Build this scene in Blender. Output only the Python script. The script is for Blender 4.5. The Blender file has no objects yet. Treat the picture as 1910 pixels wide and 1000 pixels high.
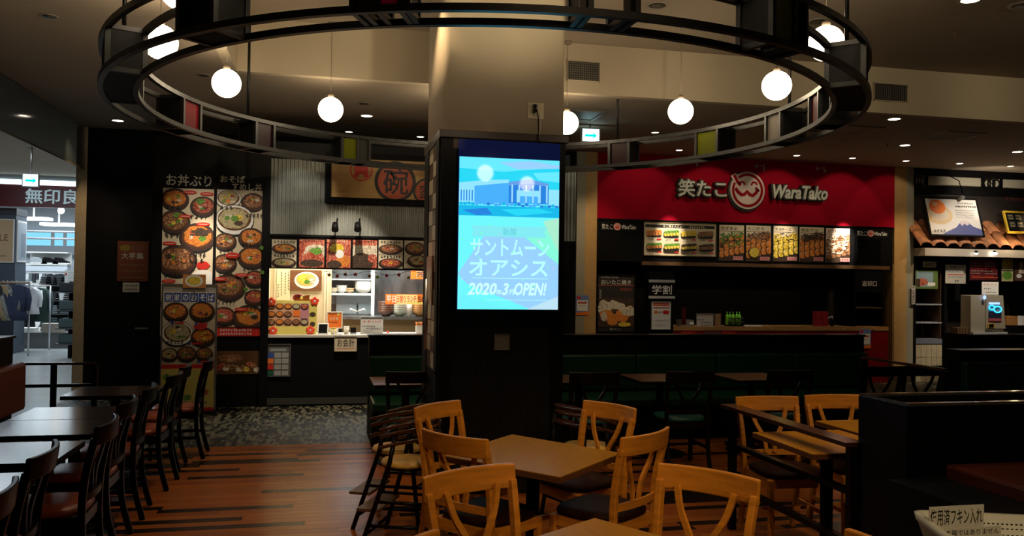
import bpy, bmesh, math, random
from mathutils import Vector, Matrix
random.seed(7)
R = random.Random(11)
scene = bpy.context.scene
COL = scene.collection
# ------------------------------------------------------------------ camera
F = 1580.0; YAW = math.atan(.2257); PIT = math.radians(.98); ROLL = .0135; EYE = Vector((0, 0, 1.6))
_f = Vector((math.sin(YAW)*math.cos(PIT), math.cos(YAW)*math.cos(PIT), math.sin(PIT)))
_r = Vector((math.cos(YAW), -math.sin(YAW), 0)); _u = _r.cross(_f)
CR = _r*math.cos(ROLL) + _u*math.sin(ROLL); CU = _u*math.cos(ROLL) - _r*math.sin(ROLL)
cd = bpy.data.cameras.new('camera'); cam = bpy.data.objects.new('camera', cd); COL.objects.link(cam)
cd.sensor_width = 36; cd.lens = F/1910*36; cd.clip_end = 100; cd.clip_start = .05
m4 = Matrix((CR, CU, -_f)).transposed().to_4x4(); m4.translation = EYE; cam.matrix_world = m4
scene.camera = cam
# ------------------------------------------------------------------ world, exposure
w = bpy.data.worlds.new('world'); scene.world = w; w.use_nodes = True
w.node_tree.nodes['Background'].inputs[0].default_value = (.05, .045, .04, 1)
w.node_tree.nodes['Background'].inputs[1].default_value = .03
vs = scene.view_settings; vs.view_transform = 'Standard'; vs.look = 'None'; vs.gamma = 1; vs.use_curve_mapping = False
vs.exposure = 0.3
scene.cycles.max_bounces = 8; scene.cycles.sample_clamp_indirect = 3.0
GLOBE = 11.0        # radiance of the globe lamps

def light(name, typ, loc, energy, color=(1, 1, 1), size=.2, size_y=None, target=None, spot=60, blend=.5):
    d = bpy.data.lights.new(name, typ); d.energy = energy; d.color = color
    if typ == 'AREA':
        d.size = size
        if size_y: d.shape = 'RECTANGLE'; d.size_y = size_y
    elif typ == 'SPOT':
        d.spot_size = math.radians(spot); d.spot_blend = blend; d.shadow_soft_size = size
    else: d.shadow_soft_size = size
    o = bpy.data.objects.new(name, d); o.location = loc; COL.objects.link(o)
    if target is not None:
        o.rotation_euler = (Vector(target)-Vector(loc)).to_track_quat('-Z', 'Y').to_euler()
    return o
WARM = (1, .72, .42); NEUT = (1, .86, .68); COOL = (.78, .9, 1)
# added spots with no fitting: these brighten the coffer wall, column and chairs
for xx, en in ((-.3, 120), (1.34, 170), (2.9, 95), (4.8, 95), (6.8, 95), (8.8, 95)):
    light('coffer_fill', 'SPOT', (xx, 3.4, 4.02), en, (1, .82, .53), .05, target=(xx, 8.7, 3.98), spot=38, blend=.9)
for xx, en in ((.3, 190), (2.0, 190)):
    light('chair_fill', 'SPOT', (xx, -1.0, 4.0), en, (1, .72, .40), .08, target=(xx*.6+.6, 3.9, .5), spot=34, blend=.9)  # added fill from the camera side for the chair fronts, no fitting
light('chair_fill', 'SPOT', (4.2, .5, 4.0), 150, (1, .72, .40), .08, target=(3.2, 5.0, .6), spot=26, blend=.9)
light('coffer_fill', 'SPOT', (3.0, 7.0, 4.05), 25, (1, .78, .50), .05, target=(-.85, 7.4, 4.0), spot=50, blend=.9)  # added to lift the coffer's left face, no lamp hangs there
light('ceiling_wash', 'SPOT', (-1.6, 6.0, 1.9), 12, (1, .80, .52), .1, target=(-1.9, 6.6, 3.66), spot=150, blend=1)
light('kitchen_lamp', 'AREA', (.5, 11.75, 2.2), 58, (1, .93, .78), 1.9, .5, target=(.5, 11.75, 0))
light('kitchen_lamp', 'AREA', (.9, 12.5, 2.2), 17, (.88, .95, 1), 1.2, .4, target=(.9, 12.5, 0))
light('store_lamp', 'AREA', (-6.5, 21.5, 3.5), 250, COOL, 4, 3.5, target=(-6.5, 21.5, 0))
light('corridor_lamp', 'AREA', (-5.6, 15.5, 3.6), 70, (.8, .9, 1), 2, 4, target=(-5.6, 15.5, 0))
for xx, en, sp in ((5.42, 230, 24), (7.42, 110, 22), (8.55, 520, 22)):
    light('menu_spot', 'SPOT', (xx, 11.75, 3.5), en, NEUT, .02, target=(xx, 12.65, 2.30), spot=sp, blend=.8)
for xx, en in ((4.9, 8.5), (6.1, 8.5), (7.3, 8.5), (8.5, 8.5), (9.4, 6)):
    light('wall_wash', 'SPOT', (xx, 11.75, 3.62), en, (1, .8, .55), .03, target=(xx, 12.65, 2.75), spot=78, blend=.25)
light('menu_spot', 'SPOT', (-1.45, 9.9, 3.6), 260, NEUT, .03, target=(-1.42, 11.1, 1.95), spot=19, blend=.9)
light('menu_spot', 'SPOT', (-1.35, 9.8, 3.6), 60, NEUT, .03, target=(-1.45, 11.1, 1.9), spot=44, blend=.8)
light('door_spot', 'SPOT', (-2.6, 11.2, 3.6), 22, NEUT, .05, target=(-2.5, 12.65, 1.9), spot=50, blend=.9)
light('menu_spot', 'SPOT', (-.8, 9.8, 3.6), 50, NEUT, .03, target=(-.9, 11.1, 1.9), spot=40, blend=.9)
light('sign_spot', 'SPOT', (-.5, 10.2, 3.6), 22, (1, .95, .85), .03, target=(-.2, 11.1, 2.2), spot=50, blend=.6)
light('sign_spot', 'SPOT', (1.0, 10.2, 3.6), 8, NEUT, .03, target=(.9, 11.1, 2.3), spot=60, blend=.8)
light('hatch_spot', 'SPOT', (.3, 9.9, 3.6), 260, NEUT, .03, target=(.3, 11.15, 1.05), spot=44, blend=.5)
light('cafe_spot', 'SPOT', (12.0, 11.8, 3.4), 90, WARM, .03, target=(12.0, 12.65, 2.3), spot=34, blend=.8)
light('cafe_spot', 'SPOT', (10.7, 11.0, 3.6), 130, NEUT, .05, target=(11.0, 12.6, 2.0), spot=74, blend=.8)
light('machine_spot', 'SPOT', (10.2, 10.4, 3.6), 170, NEUT, .05, target=(10.55, 11.6, 1.3), spot=40, blend=.8)
light('pillar_spot', 'SPOT', (9.6, 11.2, 3.6), 75, WARM, .05, target=(9.75, 12.65, 1.6), spot=60, blend=.8)
light('pillar_spot', 'SPOT', (4.0, 11.2, 3.6), 55, WARM, .05, target=(4.05, 12.65, 1.8), spot=60, blend=.8)
light('poster_spot', 'SPOT', (5.0, 11.3, 3.6), 34, NEUT, .05, target=(5.0, 12.5, 1.3), spot=45, blend=.8)
light('counter_spot', 'SPOT', (7.0, 11.2, 3.6), 44, NEUT, .05, target=(7.0, 12.5, .95), spot=75, blend=.8)
light('pillar_spot', 'SPOT', (-3.0, 11.7, 3.6), 40, WARM, .05, target=(-3.23, 12.65, 1.6), spot=60, blend=.8)
light('cafe_spot', 'SPOT', (11.0, 11.6, 3.0), 30, NEUT, .05, target=(11.3, 12.65, 3.4), spot=90, blend=.8)  # added upward light for the cream band, no fitting there
light('column_spot', 'SPOT', (.45, 6.2, 4.1), 110, WARM, .03, target=(.86, 6.6, 2.9), spot=55, blend=.9)
light('table_downlight', 'SPOT', (1.2, 3.0, 4.15), 80, WARM, .06, target=(1.2, 4.0, 0), spot=75, blend=.9)
light('table_downlight', 'SPOT', (3.2, 4.2, 4.15), 80, WARM, .06, target=(3.1, 5.0, 0), spot=62, blend=.9)
light('aisle_downlight', 'SPOT', (-.3, 7.3, 3.6), 55, WARM, .06, target=(-.2, 6.8, 0), spot=70, blend=.9)
light('aisle_downlight', 'SPOT', (-1.2, 5.2, 3.6), 20, WARM, .06, target=(-1.5, 5.6, 0), spot=75, blend=.9)
light('basket_downlight', 'SPOT', (2.2, 1.6, 4.15), 28, NEUT, .06, target=(2.1, 2.5, .8), spot=40, blend=.9)

# ------------------------------------------------------------------ geometry of the place
def ray(px, py): return _f + CR*((px-955)/F) - CU*((py-500)/F)
def at(px, py, X=None, Y=None, Z=None):
    v = ray(px, py)
    t = (X-EYE.x)/v.x if X is not None else (Y-EYE.y)/v.y if Y is not None else (Z-EYE.z)/v.z
    return EYE + v*t
ZC, ZH = 3.66, 4.2          # low and high ceiling
YL, YR, YB = 11.097, 12.655, 8.76

# ------------------------------------------------------------------ materials
MATS = {}
def _new(name):
    m = bpy.data.materials.new(name); m.use_nodes = True
    return m, m.node_tree, m.node_tree.nodes['Principled BSDF']
def mat(name, col=(.5, .5, .5), rough=.5, metal=0, emis=None, es=0, spec=.5, coat=0, trans=0, noise=None, var=.15, bump=0, alpha=1):
    if name in MATS: return MATS[name]
    m, nt, b = _new(name); MATS[name] = m
    b.inputs['Base Color'].default_value = (*col, 1); b.inputs['Roughness'].default_value = rough
    b.inputs['Metallic'].default_value = metal; b.inputs['Specular IOR Level'].default_value = spec
    b.inputs['Coat Weight'].default_value = coat; b.inputs['Transmission Weight'].default_value = trans
    b.inputs['Alpha'].default_value = alpha
    if emis: b.inputs['Emission Color'].default_value = (*emis, 1); b.inputs['Emission Strength'].default_value = es
    if noise:
        tc = nt.nodes.new('ShaderNodeTexCoord'); mp = nt.nodes.new('ShaderNodeMapping'); mp.inputs['Scale'].default_value = noise
        n = nt.nodes.new('ShaderNodeTexNoise'); n.inputs['Scale'].default_value = 1; n.inputs['Detail'].default_value = 4
        nt.links.new(tc.outputs['Object'], mp.inputs[0]); nt.links.new(mp.outputs[0], n.inputs['Vector'])
        cr = nt.nodes.new('ShaderNodeValToRGB')
        cr.color_ramp.elements[0].position = .3; cr.color_ramp.elements[1].position = .7
        cr.color_ramp.elements[0].color = (*[max(0, c*(1-var)) for c in col], 1)
        cr.color_ramp.elements[1].color = (*[min(1, c*(1+var)) for c in col], 1)
        nt.links.new(n.outputs['Fac'], cr.inputs[0]); nt.links.new(cr.outputs[0], b.inputs['Base Color'])
        if bump:
            bp = nt.nodes.new('ShaderNodeBump'); bp.inputs['Strength'].default_value = bump; bp.inputs['Distance'].default_value = .01
            nt.links.new(n.outputs['Fac'], bp.inputs['Height']); nt.links.new(bp.outputs[0], b.inputs['Normal'])
    return m
def food(name, cols, scale=90, pos=None):
    """mottled print of a dish: a colour ramp over noise"""
    if name in MATS: return MATS[name]
    m, nt, b = _new(name); MATS[name] = m
    tc = nt.nodes.new('ShaderNodeTexCoord'); n = nt.nodes.new('ShaderNodeTexNoise')
    n.inputs['Scale'].default_value = scale; n.inputs['Detail'].default_value = 6; n.inputs['Roughness'].default_value = .7
    cr = nt.nodes.new('ShaderNodeValToRGB'); e = cr.color_ramp.elements
    k = len(cols)
    for i in range(k-2): e.new(.5)
    for i, c in enumerate(cols):
        e[i].position = .40 + .20*i/(k-1); e[i].color = (*c, 1)
    nt.links.new(tc.outputs['Object'], n.inputs['Vector']); nt.links.new(n.outputs['Fac'], cr.inputs[0])
    nt.links.new(cr.outputs[0], b.inputs['Base Color']); b.inputs['Roughness'].default_value = .45
    return m
def emit(name, col, s=1):
    return mat(name, (0, 0, 0), .03, emis=col, es=s)
BLK = mat('black_paint', (.0025, .0025, .003), .6, spec=.12)
BLKG = mat('black_gloss', (.0022, .0022, .0025), .3, spec=.14)
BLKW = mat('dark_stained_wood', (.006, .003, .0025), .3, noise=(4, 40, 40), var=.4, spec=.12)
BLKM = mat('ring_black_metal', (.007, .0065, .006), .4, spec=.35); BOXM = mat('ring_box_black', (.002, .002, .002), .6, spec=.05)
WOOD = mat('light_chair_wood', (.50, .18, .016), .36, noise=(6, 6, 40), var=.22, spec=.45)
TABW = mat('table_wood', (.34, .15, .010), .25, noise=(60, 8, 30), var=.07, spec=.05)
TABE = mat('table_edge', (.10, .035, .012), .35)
TABD = mat('dark_table_top', (.030, .020, .018), .16, noise=(3, 30, 30), var=.2, spec=.6)
VINYL = mat('orange_brown_vinyl', (.30, .055, .018), .35)
VINRED = mat('red_brown_vinyl', (.10, .015, .007), .5)
VINDK = mat('dark_seat_vinyl', (.018, .006, .003), .5, spec=.05)
GREEN = mat('green_vinyl', (.003, .035, .014), .4, spec=.3)
TEAL = mat('teal_vinyl', (.006, .075, .065), .35)
YSEAT = mat('mustard_seat_vinyl', (.62, .34, .07), .4)
PLAST = mat('beige_plaster', (.50, .42, .30), .8, noise=(3, 3, 3), var=.03)
CEIL = mat('ceiling_paint', (.34, .275, .205), .85, noise=(2, 2, 2), var=.03)
BEIGE = mat('beige_stone', (.40, .33, .22), .6, noise=(12, 12, 12), var=.08)
YELW = mat('ochre_wall', (.46, .28, .10), .6, noise=(9, 9, 9), var=.05)
GREYW = mat('grey_green_wall', (.30, .28, .21), .6)
REDW = mat('red_wall_paint', (.30, .001, .014), .8, spec=.08, noise=(1, 1, 1), var=.06)
REDP = mat('red_print', (.55, .02, .012), .5)
WHITE = mat('white_print', (.75, .74, .70), .5)
CREAM = mat('cream_print', (.62, .53, .37), .55)
INK = mat('black_ink', (.01, .01, .01), .5)
GREYP = mat('grey_print', (.28, .28, .28), .5)
SILV = mat('silver_metal', (.5, .5, .52), .3, metal=.9)
STEEL = mat('stainless_steel', (.20, .21, .215), .3, metal=.85, noise=(8, 2, 3), var=.35)
YELP = mat('yellow_print', (.72, .60, .14), .5)
ORP = mat('orange_print', (.78, .17, .02), .5)
BLUEP = mat('blue_print', (.03, .07, .30), .5)
NAVY = mat('navy_cloth', (.02, .03, .07), .8)
DRED = mat('dark_red', (.06, .004, .008), .4)
LIT = emit('lamp_white', (1, .93, .8), 9)
GL = mat('globe_glass', (.9, .85, .75), .3, emis=(1, .80, .53), es=GLOBE)
F_OR = food('orange_food', [(.25, .04, .01), (.65, .17, .02), (.8, .35, .06), (.35, .06, .02)], 60)
F_RED = food('red_food', [(.12, .01, .01), (.45, .05, .02), (.6, .3, .2)], 60)
F_BR = food('brown_food', [(.05, .015, .01), (.25, .09, .03), (.5, .3, .16)], 60)
F_NO = food('noodle_food', [(.2, .1, .03), (.5, .38, .18), (.55, .5, .35), (.1, .15, .03)], 55)
F_GR = food('green_food', [(.02, .07, .01), (.08, .25, .02), (.25, .4, .08)], 90)
F_YE = food('yellow_food', [(.35, .22, .01), (.7, .5, .03), (.8, .65, .15)], 40)
F_WH = food('white_food', [(.3, .22, .14), (.6, .52, .4), (.7, .64, .5)], 45)
F_BK = food('black_food', [(.01, .01, .01), (.05, .03, .02), (.12, .06, .03)], 90)
FOODS = [F_OR, F_RED, F_BR, F_NO, F_OR, F_BR]

# ------------------------------------------------------------------ mesh builder
class MB:
    def __init__(s): s.bm = bmesh.new(); s.mats = []
    def mi(s, m):
        if m not in s.mats: s.mats.append(m)
        return s.mats.index(m)
    def face(s, vs, m, smooth=False):
        try: f = s.bm.faces.new(vs)
        except ValueError: return
        f.material_index = s.mi(m); f.smooth = smooth
    def box(s, x0, x1, y0, y1, z0, z1, m, M=None):
        v = [Vector((x, y, z)) for x in (x0, x1) for y in (y0, y1) for z in (z0, z1)]
        if M: v = [M @ a for a in v]
        v = [s.bm.verts.new(a) for a in v]
        for q in ((0, 1, 3, 2), (4, 6, 7, 5), (0, 4, 5, 1), (2, 3, 7, 6), (0, 2, 6, 4), (1, 5, 7, 3)): s.face([v[i] for i in q], m)
        return s
    def rings(s, rs, m, cap=True, smooth=True, closed=False):
        vr = [[s.bm.verts.new(p) for p in r] for r in rs]
        n = len(vr[0]); K = len(vr)
        for i in range(K if closed else K-1):
            a, b = vr[i], vr[(i+1) % K]
            for j in range(n): s.face([a[j], a[(j+1) % n], b[(j+1) % n], b[j]], m, smooth)
        if cap and not closed: s.face(vr[0][::-1], m); s.face(vr[-1], m)
        return s
    def tube(s, pts, r, m, n=8, closed=False, r2=None):
        pts = [Vector(p) for p in pts]; rs = []
        K = len(pts)
        for i, p in enumerate(pts):
            t = (pts[(i+1) % K]-pts[i-1]) if closed else pts[min(i+1, K-1)]-pts[max(i-1, 0)]
            t.normalize(); up = Vector((0, 0, 1)) if abs(t.z) < .95 else Vector((1, 0, 0))
            a = t.cross(up).normalized(); b = a.cross(t)
            rr = r if r2 is None else r+(r2-r)*i/(K-1)
            rs.append([p+a*math.cos(q*2*math.pi/n)*rr+b*math.sin(q*2*math.pi/n)*rr for q in range(n)])
        return s.rings(rs, m, closed=closed)
    def bar(s, pts, wid, hei, m, closed=False, up=(0, 0, 1), smooth=False):
        """rectangular section swept along pts: wid sideways, hei along up"""
        pts = [Vector(p) for p in pts]; rs = []; K = len(pts); U = Vector(up)
        for i, p in enumerate(pts):
            t = (pts[(i+1) % K]-pts[i-1]) if closed else pts[min(i+1, K-1)]-pts[max(i-1, 0)]
            t.normalize(); a = t.cross(U).normalized()*wid/2; b = a.cross(t).normalized()*hei/2
            rs.append([p-a-b, p+a-b, p+a+b, p-a+b])
        return s.rings(rs, m, smooth=smooth, closed=closed)
    def lathe(s, prof, c, m, n=20, smooth=True, cap=True):
        c = Vector(c)
        rs = [[c+Vector((r*math.cos(q*2*math.pi/n), r*math.sin(q*2*math.pi/n), z)) for q in range(n)] for r, z in prof]
        return s.rings(rs, m, cap=cap, smooth=smooth)
    def sphere(s, c, r, m, n=24, k=14, sc=(1, 1, 1)):
        c = Vector(c); rs = []
        for i in range(k+1):
            t = math.pi*(i+.02)/(k+.04)
            rs.append([c+Vector((sc[0]*r*math.sin(t)*math.cos(q*2*math.pi/n), sc[1]*r*math.sin(t)*math.sin(q*2*math.pi/n), sc[2]*r*math.cos(t))) for q in range(n)])
        return s.rings(rs, m)
    def prism(s, poly, y0, y1, m, M=None):
        """outline in x,z extruded from y0 to y1"""
        a = [Vector((x, y0, z)) for x, z in poly]; b = [Vector((x, y1, z)) for x, z in poly]
        if M: a = [M @ v for v in a]; b = [M @ v for v in b]
        return s.rings([a, b], m, smooth=False)
    def mesh(s, me, M, m, k=0):
        vs = [s.bm.verts.new(M @ v.co) for v in me.vertices]
        for p in me.polygons: s.face([vs[i] for i in p.vertices], m)
    def build(s, name, parent=None, label=None, cat=None, group=None, kind=None, loc=None, rot=0, recalc=True, bevel=0):
        if recalc: bmesh.ops.recalc_face_normals(s.bm, faces=s.bm.faces)
        me = bpy.data.meshes.new(name); s.bm.to_mesh(me); s.bm.free()
        for m in s.mats: me.materials.append(m)
        o = bpy.data.objects.new(name, me); COL.objects.link(o)
        if parent: o.parent = parent
        if loc is not None: o.location = loc
        if rot: o.rotation_euler = (0, 0, rot)
        if bevel:
            b = o.modifiers.new('bevel', 'BEVEL'); b.width = bevel; b.segments = 2; b.limit_method = 'ANGLE'; b.angle_limit = math.radians(50)
        return tag(o, label, cat, group, kind)
def tag(o, label=None, cat=None, group=None, kind=None):
    for k, v in (('label', label), ('category', cat), ('group', group), ('kind', kind)):
        if v: o[k] = v
    return o
def thing(name, label, cat, loc=(0, 0, 0), rot=0, group=None):
    o = bpy.data.objects.new(name, None); COL.objects.link(o); o.location = loc; o.rotation_euler = (0, 0, rot)
    o.empty_display_size = .1
    return tag(o, label, cat, group)
def dup(o, loc=None, rot=None, label=None, group=None, parent=None):
    c = o.copy(); COL.objects.link(c)
    if parent: c.parent = parent
    if loc is not None: c.location = loc
    if rot is not None: c.rotation_euler = (0, 0, rot)
    if label: c['label'] = label
    if group: c['group'] = group
    for ch in CH.get(o.name, list(o.children)): dup(ch, parent=c)
    return c
CH = {}
def struct(name, x0, x1, y0, y1, z0, z1, m):
    return MB().box(x0, x1, y0, y1, z0, z1, m).build(name, kind='structure')

# text -> mesh, cached
_TX = {}
def text_mesh(s, weight=0, shear=0, ext=0):
    if any(ord(ch) >= 0x4e00 for ch in s): weight = min(weight, .012)
    k = (s, weight, shear, ext)
    if k not in _TX:
        c = bpy.data.curves.new('t', 'FONT'); c.body = s; c.offset = weight; c.shear = shear; c.extrude = ext; c.resolution_u = 2
        c.fill_mode = 'BOTH'
        o = bpy.data.objects.new('t', c); COL.objects.link(o)
        dg = bpy.context.evaluated_depsgraph_get(); dg.update()
        me = bpy.data.meshes.new_from_object(o.evaluated_get(dg)); bpy.data.objects.remove(o)
        xs = [v.co.x for v in me.vertices]; ys = [v.co.y for v in me.vertices]
        _TX[k] = (me, min(xs), max(xs), min(ys), max(ys))
    return _TX[k]

class PR:
    """flat print on a board: coordinates are those of the photograph's rectangle of the board (x right, y down)"""
    def __init__(s, rect, w, h, t, parent):
        s.r = rect; s.w = w; s.h = h; s.t = t; s.k = 1; s.mb = MB(); s.parent = parent
    def P(s, x, y):
        x0, y0, x1, y1 = s.r
        return ((x-x0)/(x1-x0)-.5)*s.w, (1-(y-y0)/(y1-y0))*s.h
    def poly(s, pts, m):
        s.k += 1; y = -s.t-s.k*.00012; a0, b0, a1, b1 = s.r
        pts = [(min(max(q[0], min(a0, a1)), max(a0, a1)), min(max(q[1], b0), b1)) for q in pts]
        s.mb.face([s.mb.bm.verts.new((*(lambda q: (q[0], y, q[1]))(s.P(*p)),)) for p in pts][::-1], m); return s
    def rect(s, x0, y0, x1, y1, m): return s.poly([(x0, y0), (x1, y0), (x1, y1), (x0, y1)], m)
    def ell(s, x, y, rx, ry, m, n=18, wob=0):
        return s.poly([(x+rx*math.cos(a*2*math.pi/n)*(1+wob*R.uniform(-1, 1)), y+ry*math.sin(a*2*math.pi/n)*(1+wob*R.uniform(-1, 1))) for a in range(n)], m)
    def line(s, x0, y0, x1, y1, t, m):
        l = math.hypot(x1-x0, y1-y0) or 1; a, b = -(y1-y0)/l*t/2, (x1-x0)/l*t/2
        return s.poly([(x0+a, y0+b), (x1+a, y1+b), (x1-a, y1-b), (x0-a, y0-b)], m)
    def text(s, st, x0, y0, x1, y1, m, weight=.01, shear=0):
        me, a, b, c, d = text_mesh(st, weight, shear)
        X0, Z1 = s.P(x0, y0); X1, Z0 = s.P(x1, y1); s.k += 1
        sx = (X1-X0)/(b-a); sz = (Z1-Z0)/(d-c)
        M = Matrix(((sx, 0, 0, X0-a*sx), (0, 0, 0, -s.t-s.k*.00012), (0, sz, 0, Z0-c*sz), (0, 0, 0, 1)))
        s.mb.mesh(me, M, m); return s
    def vtext(s, st, x0, y0, x1, y1, m, weight=.01):
        n = len(st); h = (y1-y0)/n
        for i, ch in enumerate(st): s.text(ch, x0, y0+i*h+h*.06, x1, y0+(i+1)*h-h*.06, m, weight)
        return s
    def scrib(s, x0, y0, x1, y1, m, ch=None):
        """a line of lettering too small to read"""
        h = y1-y0; n = ch or max(2, int((x1-x0)/(h*.95))); w = (x1-x0)/n
        for i in range(n):
            cx = x0+i*w
            for q in range(3):
                if q == 0: s.rect(cx+w*.12, y0+h*R.uniform(.05, .8), cx+w*.85, 0, m) if 0 else s.line(cx+w*.12, y0+h*R.uniform(.15, .85), cx+w*.86, y0+h*R.uniform(.15, .85), h*.16, m)
                else: s.line(cx+w*R.uniform(.2, .8), y0+h*.05, cx+w*R.uniform(.2, .8), y0+h*.95, w*.15, m)
        return s
    def bowl(s, x, y, r, f=None, rim=None, ry=None, garn=True):
        r *= 1.12; ry = ry*1.1 if ry else r*.82; f = f or R.choice(FOODS)
        s.ell(x, y+ry*.05, r, ry, INK, 24); s.ell(x, y, r*.96, ry*.9, WHITE if rim is WHITE else mat('bowl_glaze', (.05, .02, .015), .5), 24); s.ell(x, y-ry*.06, r*.84, ry*.72, mat('bowl_shadow', (.10, .035, .01), .5), 24)
        s.ell(x, y-ry*.1, r*.76, ry*.66, f, 20, wob=.09)
        if garn:
            for q in range(7):
                s.ell(x+R.uniform(-.4, .4)*r, y+R.uniform(-.4, .3)*ry, r*R.uniform(.07, .24), ry*R.uniform(.06, .2), R.choice([F_GR, F_YE, F_RED, F_WH, F_BK, F_OR]), 9, .15)
        return s
    def done(s, name='print'):
        if s.mb.mats: s.mb.build(name, s.parent, recalc=False)
        else: s.mb.bm.free()

def board(name, label, cat, rect, Y, t=.008, m=None, frame=None, fw=.012, group=None, slab='m', yaw=0):
    """a flat sign or sheet facing the court; rect is where the photograph shows it, Y its wall"""
    x0, y0, x1, y1 = rect; ym = (y0+y1)/2; xm = (x0+x1)/2
    X0 = at(x0, ym, Y=Y).x; X1 = at(x1, ym, Y=Y).x; Z1 = at(xm, y0, Y=Y).z; Z0 = at(xm, y1, Y=Y).z
    W, H = X1-X0, Z1-Z0
    b = MB().box(-W/2, W/2, -t, 0, 0, H, m or WHITE)
    o = b.build(name, label=label, cat=cat, group=group, loc=((X0+X1)/2, Y-.001, Z0), rot=yaw)
    if frame:
        fb = MB(); d = t+.012
        for a in ((-W/2-fw, -W/2, -fw, H+fw), (W/2, W/2+fw, -fw, H+fw), (-W/2, W/2, -fw, 0), (-W/2, W/2, H, H+fw)):
            fb.box(a[0], a[1], -d, 0, a[2], a[3], frame)
        fb.build('frame', o)
    return o, PR(rect, W, H, t, o)
def P2(px, py, Y): return at(px, py, Y=Y)

# ================================================================== SETTING
# floor: slab with planks, mosaic strip before the shops, pale tiles of the mall
fl = struct('floor', -2.05, 14, -4, 8.5, -.12, -.006, mat('floor_bed', (.02, .01, .006), .5))
PLK = [mat('plank_wood_%s' % n, c, .27, noise=(3, 60, 30), var=.16, spec=.22) for n, c in (('a', (.27, .075, .014)), ('b', (.31, .09, .016)), ('c', (.23, .060, .012)), ('d', (.28, .08, .013)), ('dark', (.010, .005, .004)))]
PW, PL = .09, .9
pm = []
for mm in PLK:
    b = MB().box(0, PL-.0015, 0, PW-.0015, -.006, 0, mm); o = b.build('plank', fl); pm.append(o.data); bpy.data.objects.remove(o)
cnt = 0; rest = MB()
rr = random.Random(3); rows = []
for j in range(int((8.5+1)/PW)):
    y = 8.5-(j+1)*PW; off = rr.random()*PL
    for i in range(-4, 15):
        x = i*PL+off-.6
        k = 4 if rr.random() < .16 else rr.choice((0, 1, 2, 3))
        if x < -2.05 or x+PL > 13.9: continue
        rows.append((x, y, k))
def seen(x, y): return ((-1.4 < x+.45 < 1.1 and 5.1 < y < 8.5) or (1.3 < x+.45 < 3.6 and 3.2 < y < 6.6))
for x, y, k in rows:
    if cnt < 298 and seen(x, y):
        o = bpy.data.objects.new('plank', pm[k]); COL.objects.link(o); o.parent = fl; o.location = (x, y, 0); cnt += 1
    else: rest.box(x, x+PL-.0015, y, y+PW-.0015, -.006, 0, PLK[k])
rest.build('planks_beyond', fl, kind='stuff')
# mosaic
mm, nt, bb = _new('mosaic_carpet')
tc = nt.nodes.new('ShaderNodeTexCoord'); mp = nt.nodes.new('ShaderNodeMapping'); mp.inputs['Scale'].default_value = (30, 8, 1)
vo = nt.nodes.new('ShaderNodeTexVoronoi'); vo.inputs['Scale'].default_value = 1; cr = nt.nodes.new('ShaderNodeValToRGB')
nt.links.new(tc.outputs['Object'], mp.inputs[0]); nt.links.new(mp.outputs[0], vo.inputs['Vector']); nt.links.new(vo.outputs['Color'], cr.inputs[0])
e = cr.color_ramp.elements; e[0].position = .42; e[0].color = (.003, .003, .002, 1); e[1].position = .72; e[1].color = (.13, .115, .07, 1)
nt.links.new(cr.outputs[0], bb.inputs['Base Color']); bb.inputs['Roughness'].default_value = .5; bb.inputs['Specular IOR Level'].default_value = .12
MB().box(-3.2, 14, 8.5, 16.5, -.12, 0, mm).build('floor', kind='structure')
TILE = mat('pale_floor_tile', (.42, .45, .45), .22, noise=(1, 1, 1), var=.05)
TILJ = mat('tile_joint', (.12, .12, .12), .6)
fm = struct('floor', -12, -2.05, -4, 8.5, -.12, -.005, TILJ)
fm2 = struct('floor', -12, -3.2, 8.5, 26, -.12, -.005, TILJ)
tb = MB(); 
for i in range(10):
    for j in range(0, 12):
        x = -2.05-(i+1)*.6; y = 3.0+j*.6 
        if y < 8.0: tb.box(x+.002, x+.598, y, min(y+.598, 8.49), -.005, 0, TILE)
tb.build('floor_tiles', fm, kind='stuff')
# tiles of the mall corridor, one by one where they can be told apart
tmsh = MB().box(0, .996, 0, .996, -.005, 0, TILE).build('floor_tile', fm2); td = tmsh.data; bpy.data.objects.remove(tmsh)
for i in range(6):
    for j in range(17):
        o = bpy.data.objects.new('floor_tile', td); COL.objects.link(o); o.parent = fm2; o.location = (-4.2-i, 8.5+j, 0)
# ceilings
def holes(x0, x1, y0, y1, z, m, name='ceiling'): return struct(name, x0, x1, y0, y1, z, z+.12, m)
holes(-12, 14, YB+.02, 26, ZC, CEIL)
holes(-12, -.95, -4, YB+.02, ZC, CEIL)
struct('ceiling', -.95, 14, -4, YB+.1, ZH, ZH+.12, CEIL)
struct('wall_coffer', -.85, 14, YB, YB+.1, ZC-.001, ZH, PLAST)
struct('wall_coffer_left', -.95, -.85, -4, YB-.001, ZC-.001, ZH, PLAST); struct('ceiling_edge', -.95, -.85, YB, YB+.1, ZC-.001, ZC+.1, CEIL)
# walls
DW = mat('dark_wall_panel', (.004, .004, .0045), .6, spec=.1)
dark_wall = struct('wall_back', -3.16, 3.86, YR, YR+.15, 2.4, ZC, DW)
struct('wall_back_left', -3.16, -.78, YR, YR+.15, 0, 2.4, DW)
struct('wall_camera_side', -12, 14, -4.1, -4, 0, ZH, mat('far_wall', (.12, .10, .08), .8))
struct('wall_right', 14, 14.1, -4, 16, 0, ZH, mat('far_wall', (.12, .10, .08), .8))
pil = struct('wall_pillar_left', -3.30, -3.16, YR-.01, YR+.6, 0, ZC, BEIGE)
struct('wall_corridor', -3.22, -3.16, YR+.6, 19, 0, ZC, BEIGE)
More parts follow.
